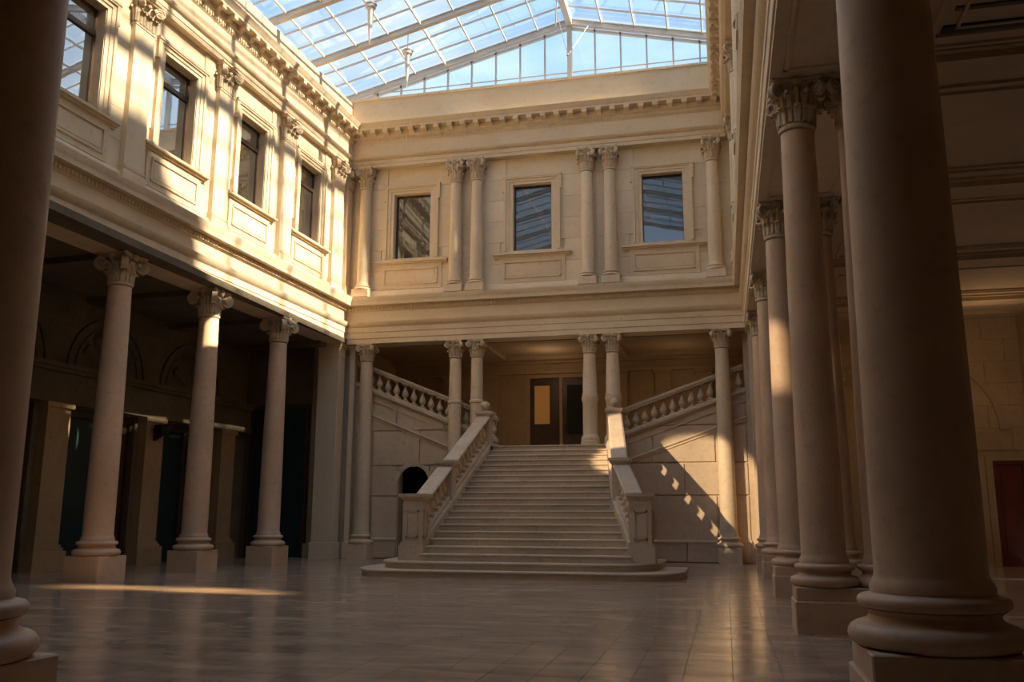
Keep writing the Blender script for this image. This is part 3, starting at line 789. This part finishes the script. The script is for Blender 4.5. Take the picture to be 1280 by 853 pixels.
# ------------------------------------------------------------------ back lower zone: stair side walls, landing and rear lobby
YW = 30.62                     # face of the stair side walls
LAND = 3.78
def clip(poly, f):
    "keep the part of polygon where f(p) <= 0"
    out = []
    for i in range(len(poly)):
        a, b = poly[i], poly[(i+1) % len(poly)]; fa, fb = f(a), f(b)
        if fa <= 0: out.append(a)
        if fa*fb < 0: t = fa/(fa-fb); out.append((a[0]+(b[0]-a[0])*t, a[1]+(b[1]-a[1])*t))
    return out
def stair_wall(name, label, xa, xb, top, hole=None, joints=(.67, 2.17, 3.25)):
    "wall of big blocks whose head follows top(x)"
    g = G(); pts = [(xa, 0), (xb, 0), (xb, top(xb)-.1), (xa, top(xa)-.1)]
    if hole:
        hx0, hx1, hs = hole; g.ext([(xa, 0), (hx0, 0), (hx0, top(hx0)-.1), (xa, top(xa)-.1)], 'y', YW+.05, YW+.5)
        g.ext([(hx1, 0), (xb, 0), (xb, top(xb)-.1), (hx1, top(hx1)-.1)], 'y', YW+.05, YW+.5)
        g.ext([(hx0-.05, hs+.60), (hx1+.05, hs+.60), (hx1+.05, top(hx1)-.1), (hx0-.05, top(hx0)-.1)], 'y', YW+.05, YW+.5)
    else: g.ext(pts, 'y', YW+.05, YW+.5)
    wall = struct(name, g, 'stairwall', label, None, False)
    zs = [0] + list(joints) + [4.5, 5.5, 6.5, 7.5]; gap = .026
    for r, (a, b) in enumerate(zip(zs, zs[1:])):
        n = max(1, round(abs(xb-xa)/1.75)); ww = (xb-xa)/n
        xs = sorted({xa, xb} | {xa + ww*(k + (.5 if r % 2 else 0)) for k in range(1 if r % 2 == 0 else 0, n)})
        if hole and a < hole[2] + .6:
            xs = sorted({x for x in xs if not (hole[0]-.3 < x < hole[1]+.3)} | {hole[0], hole[1]})
        yf = YW - (.05 if r == 0 else 0)
        for p, q in zip(xs, xs[1:]):
            if q-p < .1: continue
            if hole and p >= hole[0]-.01 and q <= hole[1]+.01 and b <= hole[2] + .01: continue
            poly = clip([(p+gap, a+gap), (q-gap, a+gap), (q-gap, b-gap), (p+gap, b-gap)], lambda c: c[1] - (top(c[0]) - .02))
            if len(poly) < 3: continue
            if hole and p >= hole[0]-.01 and q <= hole[1]+.01 and a < hole[2] + .62:
                hx0, hx1, hs = hole; rr = (hx1-hx0)/2; cx = (hx0+hx1)/2; zl = max(a, 0)
                if zl < hs: zl0 = zl
                top_l = [(p+gap, b-gap), (q-gap, b-gap)]
                arc = []
                for k in range(15):
                    an = pi*k/14; x_, z_ = cx + (rr-gap)*cos(an), hs + rr*sin(an); arc.append((x_, max(z_, a+gap)))
                # fan of quads between the arch and the block head
                gg = G()
                for k in range(14):
                    (x1, z1), (x2, z2) = arc[k], arc[k+1]
                    if b-gap - min(z1, z2) > .001: gg.ext([(x1, min(z1, b-gap)), (x1, b-gap), (x2, b-gap), (x2, min(z2, b-gap))], 'y', yf, YW+.06)
                obj('stone_block', gg, 'stairwall', wall, False); continue
            obj('stone_block', G().ext(poly, 'y', yf, YW+.06), 'stairwall', wall, False)
    # cap of the base course
    for (p, q) in ([(xa, xb)] if not hole else [(xa, hole[0]), (hole[1], xb)]):
        obj('base_moulding', G().ext([(YW-.08, .62), (YW-.08, .67), (YW-.04, .72), (YW+.02, .73), (YW+.02, .62)], 'x', p, q), 'stairwall', wall, False)
    return wall
railL = lambda x: 4.90 - .408*(x + 7.62)
railR = lambda x: 5.06 + .350*(x + 3.45)
topL = lambda x: railL(x) - .93
topR = lambda x: railR(x) - .95
swl = stair_wall('wall_stair_left', 'stone wall left of the staircase with an arched opening', -13.3, -7.9, topL, (-11.40, -10.22, 2.64))
swr = stair_wall('wall_stair_right', 'stone wall right of the staircase under the sloping balustrade', -3.35, .78, topR)
# archivolt and dark passage behind the arch
g = G()
for k in range(14):
    a0, a1 = pi*k/14, pi*(k+1)/14
    P = lambda r, a: (-10.81 + r*cos(a), 2.64 + r*sin(a))
    g.ext([P(.59, a0), P(.72, a0), P(.72, a1), P(.59, a1)], 'y', YW-.025, YW+.02)
g.ext([(-10.87, 3.2), (-10.75, 3.2), (-10.72, 3.46), (-10.90, 3.46)], 'y', YW-.07, YW+.02)
obj('archivolt', g, 'stairwall', swl, False)
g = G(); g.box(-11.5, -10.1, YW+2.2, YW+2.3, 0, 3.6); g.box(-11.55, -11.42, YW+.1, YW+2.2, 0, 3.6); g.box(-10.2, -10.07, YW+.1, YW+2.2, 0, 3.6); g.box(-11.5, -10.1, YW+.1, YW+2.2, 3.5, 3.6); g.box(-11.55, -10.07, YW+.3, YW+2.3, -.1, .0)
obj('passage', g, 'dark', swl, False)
# sloping mouldings (string course + lower band)
def sloped(parent, f, x0, x1, prof, name='sloping_moulding', mat='stairwall'):
    g = G(); g.loft([[(x, YW - d, f(x) + h) for d, h in prof] for x in (x0, x1)]); obj(name, g, mat, parent, False)
SM = [(-.1, -.06), (.04, -.06), (.09, .0), (.12, .02), (.12, .10), (.05, .13), (-.1, .13)]
BM = [(-.02, -.10), (.03, -.10), (.03, -.04), (.07, 0), (.07, .05), (.02, .07), (-.02, .07)]
for W, tf, x0, x1 in ((swl, topL, -13.3, -7.9), (swr, topR, -3.35, .78)):
    sloped(W, lambda x: tf(x) - .03, x0, x1, SM, 'string_moulding'); sloped(W, lambda x: tf(x) - .30, x0, x1, [(-.02, -.03), (.03, -.03), (.03, .03), (-.02, .03)], 'bead')
    sloped(W, lambda x: tf(x) - .88, x0, x1, BM); 

def baluster_mesh(h, r, mat):
    g = G()
    s = h/.66
    g.box(-r*.95, r*.95, -r*.95, r*.95, 0, .055*s); g.box(-r*.95, r*.95, -r*.95, r*.95, h-.055*s, h)
    P = [(.60, .055), (.80, .075), (.58, .10), (.34, .125), (.52, .16), (.88, .21), (1.0, .26), (.88, .32), (.55, .41), (.34, .48), (.30, .53), (.62, .555), (.70, .575), (.52, .59), (.55, .605)]
    g.lathe([(a*r, b*s) for a, b in P], 0, 0, 0, 14)
    return g.mesh('baluster', mat)
def balustrade(name, label, pts, base_f, rail_f, n, mat='stairstone', thick=.30, x_y=None):
    "pts(t)->(x,y); base_f/rail_f(t)-> heights; straight run with n balusters"
    o = empty(name, label, 'balustrade', T(0, 0, 0), 'balustrades of the staircase')
    def run(prof, f, nm, t0=0, t1=1):
        a, b = Vector((*pts(t0), 0)), Vector((*pts(t1), 0)); d = (b-a).normalized(); nrm = Vector((-d.y, d.x, 0))
        g = G(); g.loft([[tuple(p + nrm*s + Vector((0, 0, f(t) + h))) for s, h in prof] for p, t in ((a, t0), (b, t1))]); return obj(nm, g, mat, o, False)
    w = thick/2
    run([(-w*1.15, -.17), (w*1.15, -.17), (w*1.15, -.13), (w*1.35, -.10), (w*1.4, -.03), (w*1.15, 0), (-w*1.15, 0), (-w*1.4, -.03), (-w*1.35, -.10), (-w*1.15, -.13)], rail_f, 'handrail')
    run([(-w*1.05, -.05), (w*1.05, -.05), (w*1.05, .06), (w*.9, .09), (-w*.9, .09), (-w*1.05, .06)], base_f, 'base_rail')
    h = rail_f(.5) - .17 - base_f(.5) - .09
    me = baluster_mesh(h + .10, .125, mat)
    for k in range(n):
        t = (k+.5)/n; x, y = pts(t); b = bpy.data.objects.new('baluster', me); COL.objects.link(b); b.parent = o
        b.location = (x, y, base_f(t) + .04)
    return o
YBL = YW - .0 + .16
bl1 = balustrade('balustrade', 'sloping balustrade climbing to the left above the arched stair wall', lambda t: (-7.75 - 5.35*t, YBL), lambda t: topL(-7.75-5.35*t)+.06, lambda t: railL(-7.75-5.35*t), 16)
bl2 = balustrade('balustrade', 'sloping balustrade climbing to the right above the right stair wall', lambda t: (-3.35 + 4.1*t, YBL), lambda t: topR(-3.35+4.1*t)+.06, lambda t: railR(-3.35+4.1*t), 13)

# ------------------------------------------------------------------ main staircase
RS, TR, Y3 = .18, .40, 21.9
nose = lambda k: Y3 + (k-3)*TR
XR_ = lambda Y: float(np.interp(Y, [20, 21.9, 25.0, 29.1, 32], [-1.71, -2.23, -3.08, -3.68, -3.68]))
XLs = -7.52
st = empty('staircase', 'grand worn stone staircase rising to the upper landing', 'staircase', T(0, 0, 0))
def platform(z0, z1, xa, xb, yf, mat='stairstone'):
    # front nearly straight, rounded ends running back
    def outline(e):
        P = []; rx, ry = 1.15, 1.5
        for k in range(13): a = pi + (pi/2)*k/12; P.append((xa+rx + (rx+e)*cos(a), yf+ry + (ry+e)*sin(a)))
        for k in range(13): a = 1.5*pi + (pi/2)*k/12; P.append((xb-rx + (rx+e)*cos(a), yf+ry + (ry+e)*sin(a)))
        P += [(xb+e, yf+3.2), (xa-e, yf+3.2)]
        return P
    g = G(); g.loft([[(x, y, z) for x, y in outline(e)] for e, z in ((-.03, z0), (-.03, z1-.065), (-.01, z1-.055), (.015, z1-.05), (.025, z1-.03), (.02, z1-.008), (.008, z1))])
    return g
obj('step', platform(0, RS, -9.22, -1.02, nose(1)-.0), 'stairstone', st)
obj('step', platform(RS, 2*RS, -8.75, -1.60, nose(2)), 'stairstone', st)
for k in range(3, 22):
    y = nose(k); z = RS*k; ye = y + TR + .12 if k < 21 else y + 2.0; xr0, xr1 = XR_(y), XR_(ye if k < 21 else y+.6)
    nxt = [( 0, z-RS), (0, z-.06), (-.025, z-.05), (-.035, z-.03), (-.03, z-.008), (-.015, z), (TR+.12, z), (TR+.12, z-RS)]
    cuts = sorted([XLs] + [XLs + (xr0-XLs)*random.uniform(.25, .75)] + [xr0])
    for j, (a, b) in enumerate(zip(cuts, cuts[1:])):
        b2 = XR_(y+TR) if j == len(cuts)-2 else b
        g = G(); g.loft([[(a + .003, y+p, q) for p, q in nxt], [((b if p < .1 else b2) - .003, y+p, q) for p, q in nxt]])
        obj('step', g, 'stairstone', st, False)
g = G(); g.box(-7.85, -3.4, nose(21)+.3, YB+.8, 3.4, LAND-.003); obj('landing', g, 'stairstone', st, False)
cy_ = [22.3, 25.0, 28.9]; tp = lambda y: RS*3 + (y - Y3)/TR*RS - RS - .03
A = [(y, 0) for y in cy_[::-1]] + [(y, tp(y)) for y in cy_] + [(YW-.1, 3.35), (YW-.1, 0)]
g = G(); g.loft([[(XLs-.3, y, z) for y, z in A], [(XR_(y)+.3, y, z) for y, z in A]]); obj('core', g, 'stairstone', st, False)
# cheeks (closed strings) carrying the balustrades
WCH = .52
def cheek(xin, sgn):
    pr = []
    y0, y1 = nose(3)+.45, nose(21)+.02
    zf = lambda y: RS*3 + (y - Y3)/TR*RS + .10
    g = G()
    A = [(y0, 0), (y0, zf(y0)), (25.0, zf(25.0)), (y1, zf(y1)), (YW-.06, zf(y1)), (YW-.06, 0), (y1, 0), (25.0, 0)]
    g.loft([[(xin(y), y, z) for y, z in A], [(xin(y) + sgn*WCH, y, z) for y, z in A]])
    return g, zf
gL, zf = cheek(lambda y: XLs, -1); obj('cheek_wall', gL, 'stairstone', st, False)
gR, zf = cheek(lambda y: XR_(min(y, 29.1)), 1); obj('cheek_wall', gR, 'stairstone', st, False)
def newel(o, x, y, z0, z1, hw, ball=False, rot=0, mat='stairstone', panel=True, foot=.34):
    n = empty.__wrapped__ if False else None
    g = G(); e = .07
    g.box(-hw-e, hw+e, -hw-e, hw+e, 0, foot); 
    q = z1 - z0
    for a, b, s in ((foot, foot+.05, .05), (foot+.05, foot+.10, .025)): g.box(-hw-s, hw+s, -hw-s, hw+s, a, b)
    g.box(-hw, hw, -hw, hw, foot+.10, q-.16)
    for a, b, s in ((q-.30, q-.26, .012), (q-.16, q-.12, .03), (q-.12, q-.08, .06), (q-.08, q, .09)): g.box(-hw-s, hw+s, -hw-s, hw+s, a, b)
    if panel and q > 1.2:
        a, b, c, d = -hw+.10, hw-.10, foot+.20, q-.42
        for sgn in (-1, 1):
            for (p, r_, s_, t_) in ((a, b, c, c+.045), (a, b, d-.045, d), (a, a+.045, c, d), (b-.045, b, c, d)):
                g.box(p, r_, sgn*hw, sgn*(hw+.03), s_, t_); g.box(sgn*hw, sgn*(hw+.03), p, r_, s_, t_)
    nn = obj('newel', g, mat, o, False); nn.location = (x, y, z0); nn.rotation_euler = (0, 0, rot)
    if ball:
        b = obj('ball_finial', G().lathe([(.13, q), (.13, q+.03), (.06, q+.05), (.07, q+.08), (.13, q+.12), (.165, q+.19), (.165, q+.24), (.13, q+.31), (.07, q+.355), (.0, q+.37)], 0, 0, 0, 18), mat, nn)
    return nn
def main_bal(label, xin, sgn, xn):
    xc = lambda y: xin(y) + sgn*.27
    ya, ym, yb = 22.35, nose(10.6), 29.15
    o = empty('balustrade', label, 'balustrade', T(0, 0, 0), 'balustrades of the staircase')
    newel(o, xn, 22.42, 2*RS, 2.03, .265, foot=.36)
    newel(o, xc(ym), ym, RS*8.6, 3.05, .21, rot=0, foot=.30, panel=False)
    newel(o, xc(yb), yb, LAND-.5, 4.93, .20, True, foot=.5, panel=False)
    base = lambda y: RS*3 + (y - Y3)/TR*RS + .13
    rail = lambda y: base(y) + .93
    me = baluster_mesh(.75, .125, 'stairstone')
    for (y0, y1, n) in ((ya+.30, ym-.20, 6), (ym+.20, yb-.18, 10)):
        for prof, f, nm in (([(-.17, -.16), (.17, -.16), (.17, -.12), (.22, -.09), (.23, -.03), (.18, 0), (-.18, 0), (-.23, -.03), (-.22, -.09), (-.17, -.12)], rail, 'handrail'),
                            ([(-.17, -.06), (.17, -.06), (.17, .05), (.14, .08), (-.14, .08), (-.17, .05)], base, 'base_rail')):
            g = G(); g.loft([[(xc(y) + s, y, f(y)+h) for s, h in prof] for y in (y0, y1)]); obj(nm, g, 'stairstone', o, False)
        for k in range(n):
            y = y0 + (y1-y0)*(k+.5)/n; b = bpy.data.objects.new('baluster', me); COL.objects.link(b); b.parent = o; b.location = (xc(y), y, base(y)+.03)
    return o
main_bal('left balustrade of the main stair with ball finial on its top newel', lambda y: XLs, -1, -7.83)
main_bal('right balustrade of the main stair beside the light-patched wall', lambda y: XR_(y), 1, -2.02)

# lobby behind the landing
LZ = LAND
g = G(); g.box(-13.4, 1.3, YB+.8, 35.6, 3.4, LZ-.004); struct('floor_landing', g, 'stairstone', 'stone floor of the lobby behind the stair head', None, False)
YD = 35.3
g = G(); DX0, DX1, DZ = 5.0, 7.55, 6.98
holed(g, -1.6, 14.1, 3.4, ZS+.6, [(DX0, DX1, 3.4, DZ)], -YD-.3, -YD)
lob = struct('wall_lobby', g, 'aislestone', 'rear wall of the lobby around the dark double door', MB, False)
for x in (-9.2, -3.9, -12.6, -.6, -10.9, -2.2):
    gg = G().box(x-.30, x+.30, YD-.12, YD, LZ, ZS-.5); gg.box(x-.36, x+.36, YD-.17, YD, LZ, LZ+.6); gg.box(x-.36, x+.36, YD-.18, YD, ZS-.62, ZS-.5)
    obj('wall_pilaster', gg.moved(MB.inverted()), 'aislestone', lob, False)
gg = G(); gg.box(-13.8, 1.3, YD-.2, YD, ZS-.5, ZS-.38); gg.box(-13.8, 1.3, YD-.12, YD, ZS-.38, ZS-.1); gg.box(-13.8, 1.3, YD-.34, YD, ZS-.1, ZS)
obj('lobby_cornice', gg.moved(MB.inverted()), 'aislestone', lob, False)
g = G(); g.box(-13.6, -13.3, YB+.45, YD, 3.4, ZS+.5); struct('wall_lobby_left', g, 'aislestone', 'left end wall of the lobby', None, False)
g = G(); g.box(1.0, 1.3, YB+.45, YD, 3.4, ZS+.5); struct('wall_lobby_right', g, 'aislestone', 'right end wall of the lobby', None, False)
g = G(); g.box(-13.6, 1.3, YB+.5, YD+.3, ZS+.12, ZS+.3)
ce = struct('ceiling_lobby', g, 'ceilplaster', 'plaster ceiling of the lobby', None, False)
for a, b, c, d in ((-13.3, 1.0, YB+.6, YB+1.0), (-13.3, 1.0, YD-.8, YD-.35), (-9.3, -8.4, YB+1, YD-.8), (-4.4, -3.5, YB+1, YD-.8)): obj('ceiling_beam', G().box(a, b, c, d, ZS-.02, ZS+.13), 'ceilplaster', ce, False)
# door of the lobby
dr = empty('door_1', 'dark double door behind the stair head, one leaf with an amber-lit pane', None, T(-(DX0+DX1)/2, YD, LZ), None, 'structure')
hw = (DX1-DX0)/2; dh = DZ-LZ
g = G(); g.box(-hw-.14, -hw, -.06, .1, 0, dh+.14); g.box(hw, hw+.14, -.06, .1, 0, dh+.14); g.box(-hw, hw, -.06, .1, dh, dh+.14); g.box(-.06, .06, -.04, .1, 0, dh)
obj('door_frame', g, 'aislestone', dr, False)
amber, ant, ab_ = new_mat('amber_lit_glass'); ab_.inputs['Base Color'].default_value = (.35, .15, .04, 1); ab_.inputs['Roughness'].default_value = .3
ab_.inputs['Emission Color'].default_value = (1, .42, .10, 1); ab_.inputs['Emission Strength'].default_value = .07; M['amber'] = amber
for s, (a, b) in enumerate(((-hw+.01, -.07), (.07, hw-.01))):
    w0, w1 = a+.17, b-.40
    g = G(); holed(g, a, b, 0, dh-.01, [(w0, w1, .9, dh-.30)], 0, .06)
    lf = obj('door_leaf', g, 'brownwood' if s else 'brownwood', dr, False); lf['label'] = 'brown door leaf' if s else 'dark door leaf with tall glass pane'
    obj('pane', G().box(w0, w1, .02, .035, .9 if s else 1.35, dh-.30), 'dark' if s else 'amber', lf, False)
    if not s: obj('lower_pane', G().box(w0, w1, .02, .035, .9, 1.33), 'brownwood', lf, False)
    obj('handle', G().tube([(b-.1 if not s else a+.1, -.06, 1.0), (b-.1 if not s else a+.1, -.06, 1.35)], .015, 6), 'iron', lf)
g = G(); g.box(-8.0, -4.8, YD+.6, YD+.7, LZ, 7.6); struct('wall_behind_door', g, 'dark', 'dark space behind the lobby door', None, False)

# ------------------------------------------------------------------ corner piers at the back
def pier(name, label, x0, x1, y0, y1, z1, mat='stone'):
    o = empty(name, label, 'pier', T((x0+x1)/2, (y0+y1)/2, 0)); a, b = (x1-x0)/2, (y1-y0)/2
    obj('base', G().cbox(-a-.05, a+.05, -b-.05, b+.05, 0, .55, .012), mat, o, False)
    obj('shaft', G().cbox(-a, a, -b, b, .55, z1-.5, .01), mat, o, False)
    g = G()
    for p, q, e in ((0, .05, .02), (.05, .32, 0), (.32, .38, .03), (.38, .44, .06), (.44, .50, .09)): g.box(-a-e, a+e, -b-e, b+e, z1-.5+p, z1-.5+q)
    obj('cap_moulding', g, mat, o, False)
    return o
pier('pier', 'square stone pier at the back end of the left colonnade', -14.26, -13.46, 29.72, 30.28, ZS)
pier('pier', 'narrow stone pier strip between the square pier and the corner column', -13.30, -13.10, 30.36, 30.6, ZS)
pier('pier', 'stone pier in the right back corner behind the last colonnade pair', .95, 1.6, 30.2, 30.8, ZS)

# ------------------------------------------------------------------ left aisle
OA = -4.05
g = G(); DH = 4.42
aisle_p = [18.2, 14.1, 10.05, 6.0, 1.95]
adoors = [(a-.62-2.80 if False else b+.62, a-.62) for a, b in zip(aisle_p, aisle_p[1:])]
holed(g, -1.0, 25, -.1, ZS+.6, [(a, b, -.1, DH) for a, b in adoors], OA-.4, OA)
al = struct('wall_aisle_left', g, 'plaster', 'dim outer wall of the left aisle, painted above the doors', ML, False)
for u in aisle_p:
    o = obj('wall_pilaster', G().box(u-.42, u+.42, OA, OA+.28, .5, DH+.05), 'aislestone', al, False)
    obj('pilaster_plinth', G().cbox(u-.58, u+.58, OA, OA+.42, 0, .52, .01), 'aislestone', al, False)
    g = G(); g.box(u-.52, u+.52, OA, OA+.36, .52, .60); g.box(u-.47, u+.47, OA, OA+.32, .60, .68); g.box(u-.50, u+.50, OA, OA+.34, DH-.08, DH+.05)
    obj('pilaster_mouldings', g, 'aislestone', al, False)
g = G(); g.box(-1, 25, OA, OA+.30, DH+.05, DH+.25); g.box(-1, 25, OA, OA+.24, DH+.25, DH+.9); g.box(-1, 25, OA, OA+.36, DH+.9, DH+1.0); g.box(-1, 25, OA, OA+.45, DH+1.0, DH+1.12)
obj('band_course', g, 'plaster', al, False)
# lunette ornaments of the upper aisle wall
for a, b in adoors:
    c = (a+b)/2; g = G()
    for rr, dd in ((1.55, .06), (1.25, .04)):
        for k in range(16):
            a0, a1 = pi*k/16, pi*(k+1)/16
            P = lambda r, an: (c + r*cos(an), 5.62 + r*.95*sin(an))
            g.ext([P(rr, a0), P(rr+.10, a0), P(rr+.10, a1), P(rr, a1)], 'y', OA, OA+dd)
    for k in range(5):
        an = pi*(k+1)/6; v, f = flat_leaf(0, 0, 0, .9, .3, 0, .5)
        mt = Matrix.Translation((c + .35*cos(an), OA, 5.65 + .3*sin(an))) @ Matrix.Rotation(an - pi/2, 4, 'Y').inverted()
        q = G().add(v, f).moved(mt); g.add(q.v, q.f)
    obj('lunette_relief', g, 'plaster', al, False)
for k, (a, b) in enumerate(adoors):
    d = empty('door_%d' % (k+2), 'tall dark teal double door in the left aisle, bay %s' % ('one, nearest the camera', 'two', 'three', 'four, nearest the back')[k], None, ML @ T((a+b)/2, OA-.22, 0), None, 'structure')
    hw = (b-a)/2
    g = G(); g.box(-hw, -hw+.12, -.05, .12, 0, DH); g.box(hw-.12, hw, -.05, .12, 0, DH); g.box(-hw, hw, -.05, .12, DH-.22, DH); g.box(-.06, .06, -.05, .14, 0, DH-.22)
    obj('door_frame', g, 'brownwood', d, False)
    for s, (p, q) in enumerate(((-hw+.12, -.06), (.06, hw-.12))):
        g = G(); g.box(p, q, -.03, .03, 0, DH-.22)
        for zz in (.25, 1.5, 2.8): g.box(p+.15, q-.15, .03, .05, zz, zz+1.1)
        lf = obj('door_leaf', g, 'brownwood' if (k == 1 and s == 1) or (k == 2 and s == 0) else 'teal', d, False)
        obj('handle', G().tube([((q-.1 if s == 0 else p+.1), .09, 1.0), ((q-.1 if s == 0 else p+.1), .09, 1.3)], .018, 6), 'iron', lf)
g = G(); g.box(-19.0, -13.3, YF-9, 31.0, ZS+.02, ZS+.2)
ca = struct('ceiling_aisle_left', g, 'plaster', 'dark ceiling of the left aisle', None, False)
for u in (12.5, 8.86, 5.10, 1.4, 16.15): obj('ceiling_beam', G().box(u-.28, u+.28, OA, -.5, ZS-.14, ZS+.03).moved(ML), 'plaster', ca, False)
g = G(); g.box(-19.0, -14.9, 30.4, 30.7, 0, ZS); g.box(-14.9, -14.2, 30.4, 30.7, 0, ZS)
ea = struct('wall_aisle_end', g, 'plaster', 'end wall of the left aisle in deep shade', None, False)
obj('wall_pilaster', G().box(-14.62, -14.30, 30.12, 30.4, .5, ZS), 'aislestone', ea, False)
obj('pilaster_plinth', G().cbox(-14.72, -14.24, 30.02, 30.4, 0, .5, .01), 'aislestone', ea, False)
d = empty('door_6', 'tall black opening at the back end of the left aisle', None, T(-16.0, 30.38, 0), None, 'structure')
obj('door_frame', G().box(-1.2, -1.05, -.06, .02, 0, 5.4).box(1.05, 1.2, -.06, .02, 0, 5.4).box(-1.2, 1.2, -.06, .02, 5.4, 5.55), 'brownwood', d, False)
obj('door_leaf', G().box(-1.05, 0, -.02, .02, 0, 5.4).box(.01, 1.05, -.02, .02, 0, 5.4).box(-.85, -.2, -.04, 0, .3, 2.4).box(.2, .85, -.04, 0, .3, 2.4).box(-.85, -.2, -.04, 0, 2.7, 5.1).box(.2, .85, -.04, 0, 2.7, 5.1), 'teal', d, False)
# black bracket lantern on the second aisle pilaster
o = empty('wall_bracket', 'small black iron bracket high on the aisle pilaster behind the nearest left column', 'bracket', ML @ T(6.05, OA+.28, 3.95))
obj('box', G().cbox(-.22, .22, .12, .42, .0, .30, .03), 'iron', o, False)
obj('arm', G().box(-.05, .05, 0, .14, .08, .2).ext([(0, -.18), (.08, -.18), (.36, 0), (0, 0)], 'x', -.04, .04), 'iron', o, False)

# ------------------------------------------------------------------ right aisle
CZ = 7.80
g = G(); g.box(2.2, 9.6, -3.0, 31.4, CZ, CZ+.2)
cr_ = struct('ceiling', g, 'ceilplaster', 'plaster ceiling of the right aisle with cross beams', None, False)
for y in RYs + [6.78]:
    gg = G().box(2.5, 9.4, y-.34, y+.34, CZ-.16, CZ+.02); gg.box(2.5, 9.4, y-.44, y+.44, CZ-.05, CZ+.02)
    obj('ceiling_beam', gg, 'ceilplaster', cr_, False)
ys_ = RYs + [30.9]; ys0 = [6.78] + RYs
for a, b in zip(ys0, ys_):
    gg = G(); p, q = a+.75, b-.75
    if q - p < .6: continue
    for (x0, x1, y0, y1) in ((2.9, 9.0, p, p+.08), (2.9, 9.0, q-.08, q), (2.9, 2.98, p, q), (8.92, 9.0, p, q), (3.2, 8.7, p+.25, p+.29), (3.2, 8.7, q-.29, q-.25), (3.2, 3.24, p+.25, q-.25)):
        gg.box(x0, x1, y0, y1, CZ-.05, CZ+.01)
    obj('ceiling_panel_moulding', gg, 'ceilplaster', cr_, False)
v = empty('ceiling_vent', 'dark slotted vent in the right aisle ceiling at top right', 'vent', T(3.9, 11.75, CZ-.03))
obj('slot', G().box(-.85, 2.2, -.02, .16, .0, .03), 'iron', v, False)
obj('slot', G().box(-.8, 2.2, -.48, -.40, .0, .03), 'brownwood', v, False)
obj('slat', G().box(-.85, 2.2, .5, .56, -.01, .03), 'ceilplaster', v, False); obj('slat', G().box(-.85, 2.2, .68, .74, -.01, .03), 'ceilplaster', v, False); obj('slat', G().box(-.85, 2.2, .86, .92, -.01, .03), 'ceilplaster', v, False)
# deep beam carried by the coupled columns, panelled soffit
g = G(); g.box(1.592, 2.45, YF-.5, 30.8, ZS, 9.2)
bm_ = struct('trim_8', g, 'trim', 'deep stone beam carried by the coupled columns of the right colonnade', None, False)
for a, b in zip(ys0, ys_):
    p, q = a+.55, b-.55; gg = G()
    for (x0, x1, y0, y1) in ((1.05, 2.3, p, p+.07), (1.05, 2.3, q-.07, q), (1.05, 1.12, p, q), (2.23, 2.3, p, q)): gg.box(x0, x1, y0, y1, ZS-.03, ZS+.01)
    obj('soffit_panel', gg, 'trim', bm_, False)
# end wall and door
YE = 31.0
g = G(); RD0, RD1, RDZ = 8.20, 9.15, 3.22
gm = G(); 
holed(gm, 1.6, 9.6, -.2, CZ+.2, [(RD0, RD1, -.2, RDZ)], YE, YE+.3)
ew = struct('wall_aisle_right_end', gm, 'aislestone', 'end wall of the right aisle, with a red-brown door', None, False)
ashlar(ew, 1.9, 9.5, 0, CZ, [(RD0-.22, RD1+.22, -.2, RDZ+.2)], YE-.04, 'aislestone', 11, 1.25, thick=-.03)
# shallow arch over the end wall
gg = G()
for k in range(18):
    a0, a1 = pi*k/18, pi*(k+1)/18; P = lambda r, an: (5.9 + r*cos(an), 4.2 + r*.95*sin(an)); gg.ext([P(2.6, a0), P(2.8, a0), P(2.8, a1), P(2.6, a1)], 'y', YE-.12, YE)
obj('arch_moulding', gg, 'aislestone', ew, False)
d = empty('door_7', 'red-brown door at the far end of the right aisle', None, T((RD0+RD1)/2, YE+.08, 0), None, 'structure')
hw = (RD1-RD0)/2
obj('door_leaf', G().box(-hw+.1, hw-.1, 0, .05, 0, RDZ-.1).box(-hw+.22, hw-.22, -.02, .01, .25, 1.3).box(-hw+.22, hw-.22, -.02, .01, 1.5, 2.9), 'redwood', d, False)
obj('door_frame', G().box(-hw, -hw+.1, -.1, .06, 0, RDZ).box(hw-.1, hw, -.1, .06, 0, RDZ).box(-hw+.1, hw-.1, -.1, .06, RDZ-.1, RDZ), 'redwood', d, False)
obj('door_surround', G().box(-hw-.2, -hw, -.14, .0, 0, RDZ+.2).box(hw, hw+.2, -.14, .0, 0, RDZ+.2).box(-hw, hw, -.14, 0, RDZ, RDZ+.2), 'aislestone', d, False)
g = G(); g.box(9.3, 9.6, -3.0, 31.3, -.2, CZ+.2)
struct('wall_aisle_right', g, 'aislestone', 'outer wall of the right aisle, out of view', None, False)
g = G(); g.box(8.1, 9.6, 24.6, 24.95, -.0, .035); 
struct('trim_9', G().box(5.6, 9.25, 24.3, 24.52, .0, .02), 'white', 'pale threshold strip crossing the right aisle floor', None, False)  # streak of sunlight put in as a pale strip
# front gallery ceiling above the camera
g = G(); g.box(-19.0, 9.6, -3.4, YF-.2, ZS+.2, ZS+.5)
struct('ceiling_gallery', g, 'ceilplaster', 'ceiling of the near gallery above the camera', None, False)
# outer back mass behind the aisles so no light leaks in
g = G(); g.box(-19.3, -18.9, -3.4, 31.2, -.2, ZS+.6); struct('wall_aisle_left_outer', g, 'dark', 'outer side of the left aisle', None, False)
g = G(); g.box(-19.3, -14.3, 30.7, 31.0, -.2, ZS+.6); struct('wall_left_rear', g, 'dark', 'rear side of the left aisle', None, False)
print('objects', len(COL.objects))
